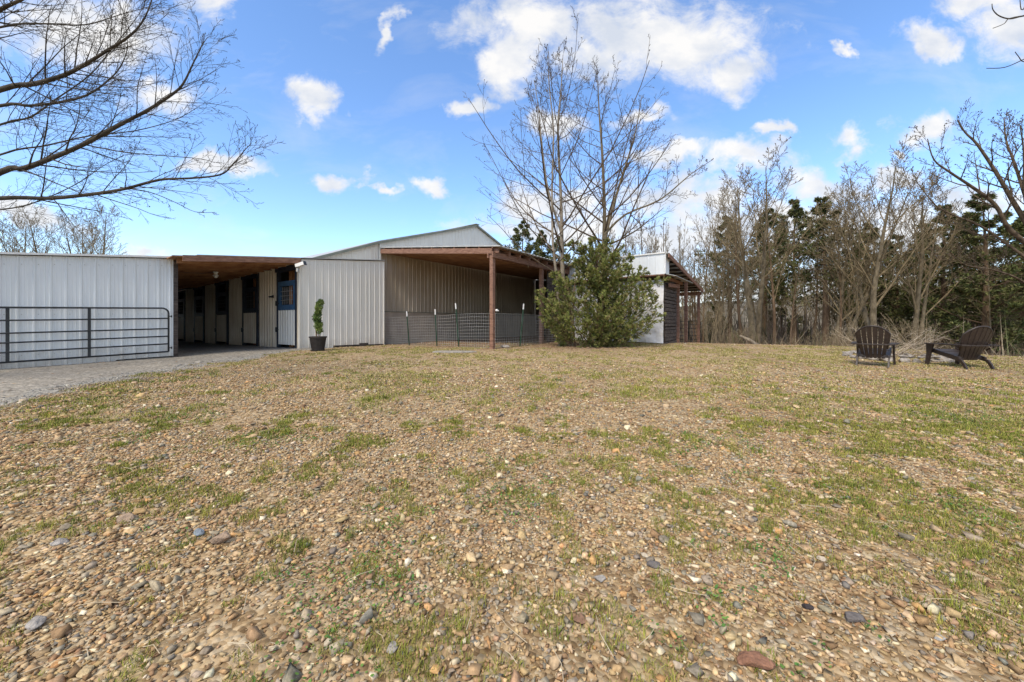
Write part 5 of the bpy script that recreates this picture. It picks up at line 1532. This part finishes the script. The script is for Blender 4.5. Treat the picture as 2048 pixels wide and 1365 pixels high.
# thin stems filling the wood
fill = []
for k in range(36):
    px = 1395+ (2100-1395)*(k+rg.random())/36; Y = rg.uniform(19.5, 36); kind = rg.choice(['thin','thin','thin','tall','fork'])
    fill.append((kind, k, px, Y, rg.uniform(420,545) if px < 1900 else rg.uniform(450,560)))
for k in range(36):
    px = 1150+265*(k+rg.random())/36; fill.append((rg.choice(['thin','thin','tall']), k, px, rg.uniform(26,38), rg.uniform(425,500)))
ORD = 'first second third fourth fifth sixth seventh eighth ninth tenth eleventh twelfth thirteenth fourteenth fifteenth sixteenth seventeenth eighteenth nineteenth twentieth'.split() + ['twenty-'+q for q in 'first second third fourth fifth sixth seventh eighth ninth'.split()] + ['thirtieth']; ordn = {}
for (kind, k, px, Y, yt) in sorted(fill, key=lambda q: q[2]):
    if px < 1270: where = 'behind the bushy yard cedar'
    elif px < 1400: where = 'behind the open shed roof'
    elif px < 1560: where = 'between open shed and thickest trunk'
    elif px < 1720: where = 'around the tallest cedar'
    elif px < 1860: where = 'behind the two chairs'
    else: where = 'right of the right chair'
    key = (kind, where); ordn[key] = ordn.get(key, 0)+1
    o = plant_tree(kind, k, px, Y, yt, where, wscale=rg.uniform(.65,1.0))
    nm = {'tall':'straight reddish bare tree','thin':'slender bare grey sapling','fork':'bare fork trunked grey tree'}[kind]
    sh_ = 'tall ' if yt < 450 else ('short ' if yt > 510 else '')
    o['label'] = sh_+nm+', '+ORD[ordn[key]-1]+' from the left '+where
# trees behind the stable at far left: reach above the roof
for k, (px, Y, yt) in enumerate([(28,30,448),(95,28,440),(150,31,450),(185,27,424)]):
    o = plant_tree('fork', k, px, Y, yt, 'above the stable roof, '+ORD[k]+' from the left', wscale=1.15, group='bare trees behind the stable')

# --- the dark green cedar in front of the shed and shrubby stems
def hero_cedar():
    base = GP(1197, 13.15); root = thing('cedar_tree', base, 'bushy spreading green cedar in the yard hiding the lean-to end', 'tree')
    rg = random.Random(3); br = Br()
    o_, rad, dirs = poly_branch(br, [P(1197,700,13.15)-base, P(1198,600,13.2)-base, P(1196,540,13.2)-base, P(1190,480,13.3)-base], .085, .015, 0)
    o3, rad3, dirs3 = poly_branch(br, [P(1150,692,13.0)-base, P(1146,620,12.9)-base, P(1152,550,13.0)-base, P(1160,505,13.1)-base], .03, .008, 0)
    targets = []
    def limb(px, py, Y, r=.022, f=None):
        tgt = P(px, py, Y)-base; st = o_[min(int((700-min(py+70,690))/220*len(o_)), len(o_)-2)]
        if px < 1130: st = o3[min(int((692-min(py+60,680))/190*len(o3)), len(o3)-2)]
        mid = st.lerp(tgt,.5)+Vector((0,0,-.12 if py>560 else .05)); o2,rd,dr2 = poly_branch(br, [st, mid, tgt], r, .006, 1, 5)
        L=(tgt-st).length
        spawn(rg, br, o2, rd, dr2, max(L,1.3), 1, dict(n=[0,0,19,7], seg=[4,4,6,4,3], wob=[.05,.05,.09,.12,.1], up=[0,.02,.05,.05,.02], tip=.3, rmin=.003, ang=[0,40,50,40,40], len=[0,.3,.30,.42,.4], rr=[0,.5,.45,.6,.6], shape=lambda f:1.0, **{'from':[0,.2,.12,.2,.2]}))
    for (px,py,Y) in [(1085,585,12.6),(1100,615,12.3),(1078,600,12.9),(1095,640,12.6),(1120,560,12.7),(1108,548,13.1),(1130,520,13.0),(1140,600,12.2),(1150,560,12.3),(1135,640,12.1),(1165,500,13.0),(1185,480,13.2),
         (1215,490,13.2),(1245,500,13.3),(1262,520,13.0),(1290,540,13.3),(1318,560,13.2),(1300,570,12.8),(1270,560,12.5),(1240,545,12.4),(1205,530,12.5),(1180,540,12.3),(1170,600,12.0),(1210,590,12.0),(1250,600,12.1),
         (1285,600,12.4),(1312,605,12.9),(1320,628,12.9),(1300,640,12.6),(1270,650,12.4),(1240,640,12.1),(1210,640,12.0),(1175,645,12.0),(1225,655,12.4),(1160,520,12.7),(1140,490,13.2),(1230,515,12.9),(1090,630,13.3),(1110,590,13.4),
         (1150,530,12.8),(1225,570,12.6),(1190,560,12.4),(1260,540,12.8),(1160,580,12.4),(1230,620,12.1),(1280,580,12.6),(1190,620,12.1),(1300,590,13.1),(1200,600,14.2),(1250,580,14.1),(1150,590,14.0),(1280,620,14.0),(1200,500,13.8)]:
        limb(px+rg.uniform(-4,4),py+rg.uniform(-4,4),Y)
    V,Fq = tubes_np([b for b in br.b if b[2]<=2], (10,6,4)); np_mesh('trunk', V, Fq, M['bark_red'], root, smooth=True)
    V,Fq,C = sprays(br.b, 0, {1:30, 2:34, 3:20}, .07, [(.16,.18,.045),(.22,.235,.06),(.11,.135,.035),(.27,.27,.085),(.18,.175,.055),(.25,.21,.09)], 17, .11, .30)
    print('hero cedar leaves', len(Fq))
    np_mesh('crown', V, Fq, M['foliage'], root, cols=C)
hero_cedar()
# shrubby stems at the foot of the cedar
def stems(px, Y, n, hmax, label, seed, spread=.5, mt='twig_tan', r=.012):
    rg = random.Random(seed); base = GP(px, Y); root = thing('bare_shrub', base, label, 'shrub'); br = Br()
    cf = dict(n=[0,7,5,3], seg=[7,5,4,3], wob=[.06,.09,.12,.12], up=[.03,.04,.03,.02], tip=.3, rmin=.0032, ang=[0,38,42,40], len=[0,.4,.45,.4], rr=[0,.55,.6,.6], shape=crown_shape); cf['from']=[0,.3,.2,.2]
    for k in range(n):
        a = rg.uniform(0,6.28); d = Vector((math.cos(a)*spread*rg.random(), math.sin(a)*spread*rg.random(), 1)).normalized()
        grow(rg, br, Vector((math.cos(a)*.15*rg.random(), math.sin(a)*.15*rg.random(), -.05)), d, hmax*rg.uniform(.6,1), r*rg.uniform(.7,1.3), 0, cf)
    bare_tree_parts(root, br, M[mt], M[mt]); return root
stems(1138, 13.0, 6, 2.6, 'clump of thin bare stems right of the twin stemmed tree', 2, .2)
stems(1152, 12.9, 5, 2.3, 'thin bare stems at the left foot of the cedar', 3, .45)
stems(1206, 12.8, 5, 1.7, 'thin bare stems at the right foot of the cedar', 4, .7)
# bushes along the wood edge (prototype copies)
bp_root = stems(1420, 19.5, 12, 2.6, 'leafless tan brush at the wood edge just right of the black gate', 50, .55, r=.012)
bp2 = stems(1700, 17.2, 14, 2.0, 'leafless tan brush at the wood edge left of the left chair', 51, .8, r=.011)
bp3 = stems(1840, 14.6, 12, 2.4, 'pale tangled bare brush behind the fire ring between the chairs', 52, 1.1, r=.012)
for o in (bp_root, bp2, bp3): o['group'] = 'leafless brush at the wood edge'
rg = random.Random(19)
bo = {}
def brn(w):
    bo[w] = bo.get(w,0)+1; return ORD[bo[w]-1]
for k in range(30):
    px = 1405+ (2110-1405)*(k+rg.random())/30; Y = np.interp(px,[1400,1600,1800,2048,2110],[20,18,16,14.8,14.6])+rg.uniform(.5,9)
    o = copy_tree(rg.choice([bp_root,bp2,bp3])); o.location = GP(px, Y); s = rg.uniform(.7,1.35); o.scale = (s,s,s*rg.uniform(.9,1.3)); o.rotation_euler = (0,0,rg.uniform(0,6.28))
    where = 'by the open shed' if px<1500 else ('under the thick trunks' if px<1640 else ('left of the chairs' if px < 1740 else ('behind the chairs' if px<1930 else 'at the right edge')))
    o['label'] = 'leafless tan brush '+where+', '+brn(where)+' from the left'
# dead grass / brush mass beyond the crest
def underbrush():
    r3 = np.random.RandomState(6); n = 42000
    X = r3.uniform(4, 60, n); Y = r3.uniform(8, 60, n); d = .68*X+.73*Y-19.7
    ok = (d > .6) & (d < 22) & (X/Y < 1.9) & (X/Y > .42); X, Y = X[ok], Y[ok]; n=len(X)
    Z = ground_z(X,Y); h = r3.uniform(.25,1.5,n)*(.6+.9*fbm(X*.3,Y*.3,8)); a=r3.uniform(0,6.28,n); l=r3.uniform(0,.8,n)
    b=np.stack([X,Y,Z-.03],-1); t=b+np.stack([np.cos(a)*l*h,np.sin(a)*l*h,h],-1); a2=r3.uniform(0,6.28,n); w=r3.uniform(.006,.016,n)
    s=np.stack([np.cos(a2)*w,np.sin(a2)*w,0*w],-1)
    V=np.stack([b-s,b+s,t],1).reshape(-1,3); Fh=np.arange(n*3).reshape(n,3)
    pal=np.array([(.24,.18,.12),(.18,.13,.085),(.30,.25,.17),(.11,.115,.05),(.14,.10,.07)]); c=pal[r3.choice(5,n)]*r3.uniform(.7,1.2,(n,1))
    tag(np_mesh('underbrush', V, Fh, M['grass'], cols=np.repeat(c,3,0)), 'tangled dry undergrowth filling the slope below the wood', 'undergrowth', kind='stuff')
underbrush()
# far wood on the hollow's other side
def far_wood():
    r3 = np.random.RandomState(16); n = 9500
    ang = r3.uniform(R(5), R(64), n); rad = r3.uniform(38, 110, n); X=np.sin(ang)*rad; Y=np.cos(ang)*rad
    Z = ground_z(X,Y); k = 9; Vs=[]; Cs=[]
    h = r3.uniform(5,9,n)
    for j in range(k):
        a=r3.uniform(0,6.28,n); z0=Z+h*(j/k)*.7; L_=h*r3.uniform(.15,.45,n); lean=r3.uniform(.1,.8,n) if j else np.zeros(n)+.03
        if j == 0: z0=Z; L_=h
        b=np.stack([X,Y,z0],-1); t=b+np.stack([np.cos(a)*lean*L_,np.sin(a)*lean*L_,L_],-1); w=.05 if j else .12
        s=np.stack([np.cos(ang)*w,-np.sin(ang)*w,0*X],-1); Vs.append(np.stack([b-s,b+s,t],1).reshape(-1,3))
        pal=np.array([(.17,.13,.10),(.22,.18,.145),(.13,.10,.08),(.10,.095,.06)]); Cs.append(np.repeat(pal[r3.choice(4,n)],3,0))
    V=np.concatenate(Vs); tag(np_mesh('far_wood', V, np.arange(len(V)).reshape(-1,3), M['grass'], cols=np.concatenate(Cs)), 'bare grey brown far wood across the hollow', 'wood', kind='stuff')
far_wood()
# fallen log, brush pile
mb = MB(); a = P(1479,672,19.0); b = P(1516,690,18.6); mb.tube([a, a.lerp(b,.5)+Vector((0,0,.02)), b-Vector((0,0,.06))], [.06,.09,.12], 10)
tag(mb.build('fallen_log', M['bark_pale'], smooth=True), 'pale fallen log leaning at the foot of the thickest trunk', 'log')
def brush_pile():
    base = GP(1790, 11.6); rg = random.Random(8); br = Br(); root = thing('brush_pile', base, 'heap of pale bare branches on the fire ring between the chairs', 'brush pile')
    for k in range(46):
        a = rg.uniform(0,6.28); r = rg.uniform(0,.8); p = Vector((math.cos(a)*r, math.sin(a)*r*.6, rg.uniform(.0,.12))); b_ = rg.uniform(0,6.28); d = Vector((math.cos(b_), math.sin(b_)*.6, rg.uniform(.05,.75))).normalized()
        grow(rg, br, p, d, rg.uniform(.5,1.3), .011, 0, dict(n=[0,4,3], seg=[6,4,3], wob=[.08,.12,.12], up=[-.02,0,0], tip=.3, rmin=.003, ang=[0,38,40], len=[0,.4,.4], rr=[0,.6,.6], shape=lambda f:1.0, **{'from':[0,.3,.3]}))
    V,Fq = tubes_np(br.b, (5,4,3)); np_mesh('branches', V, Fq, mat('pale_dead_wood', (.3,.235,.165), (.48,.4,.3), 8, rough=1), root)
brush_pile()
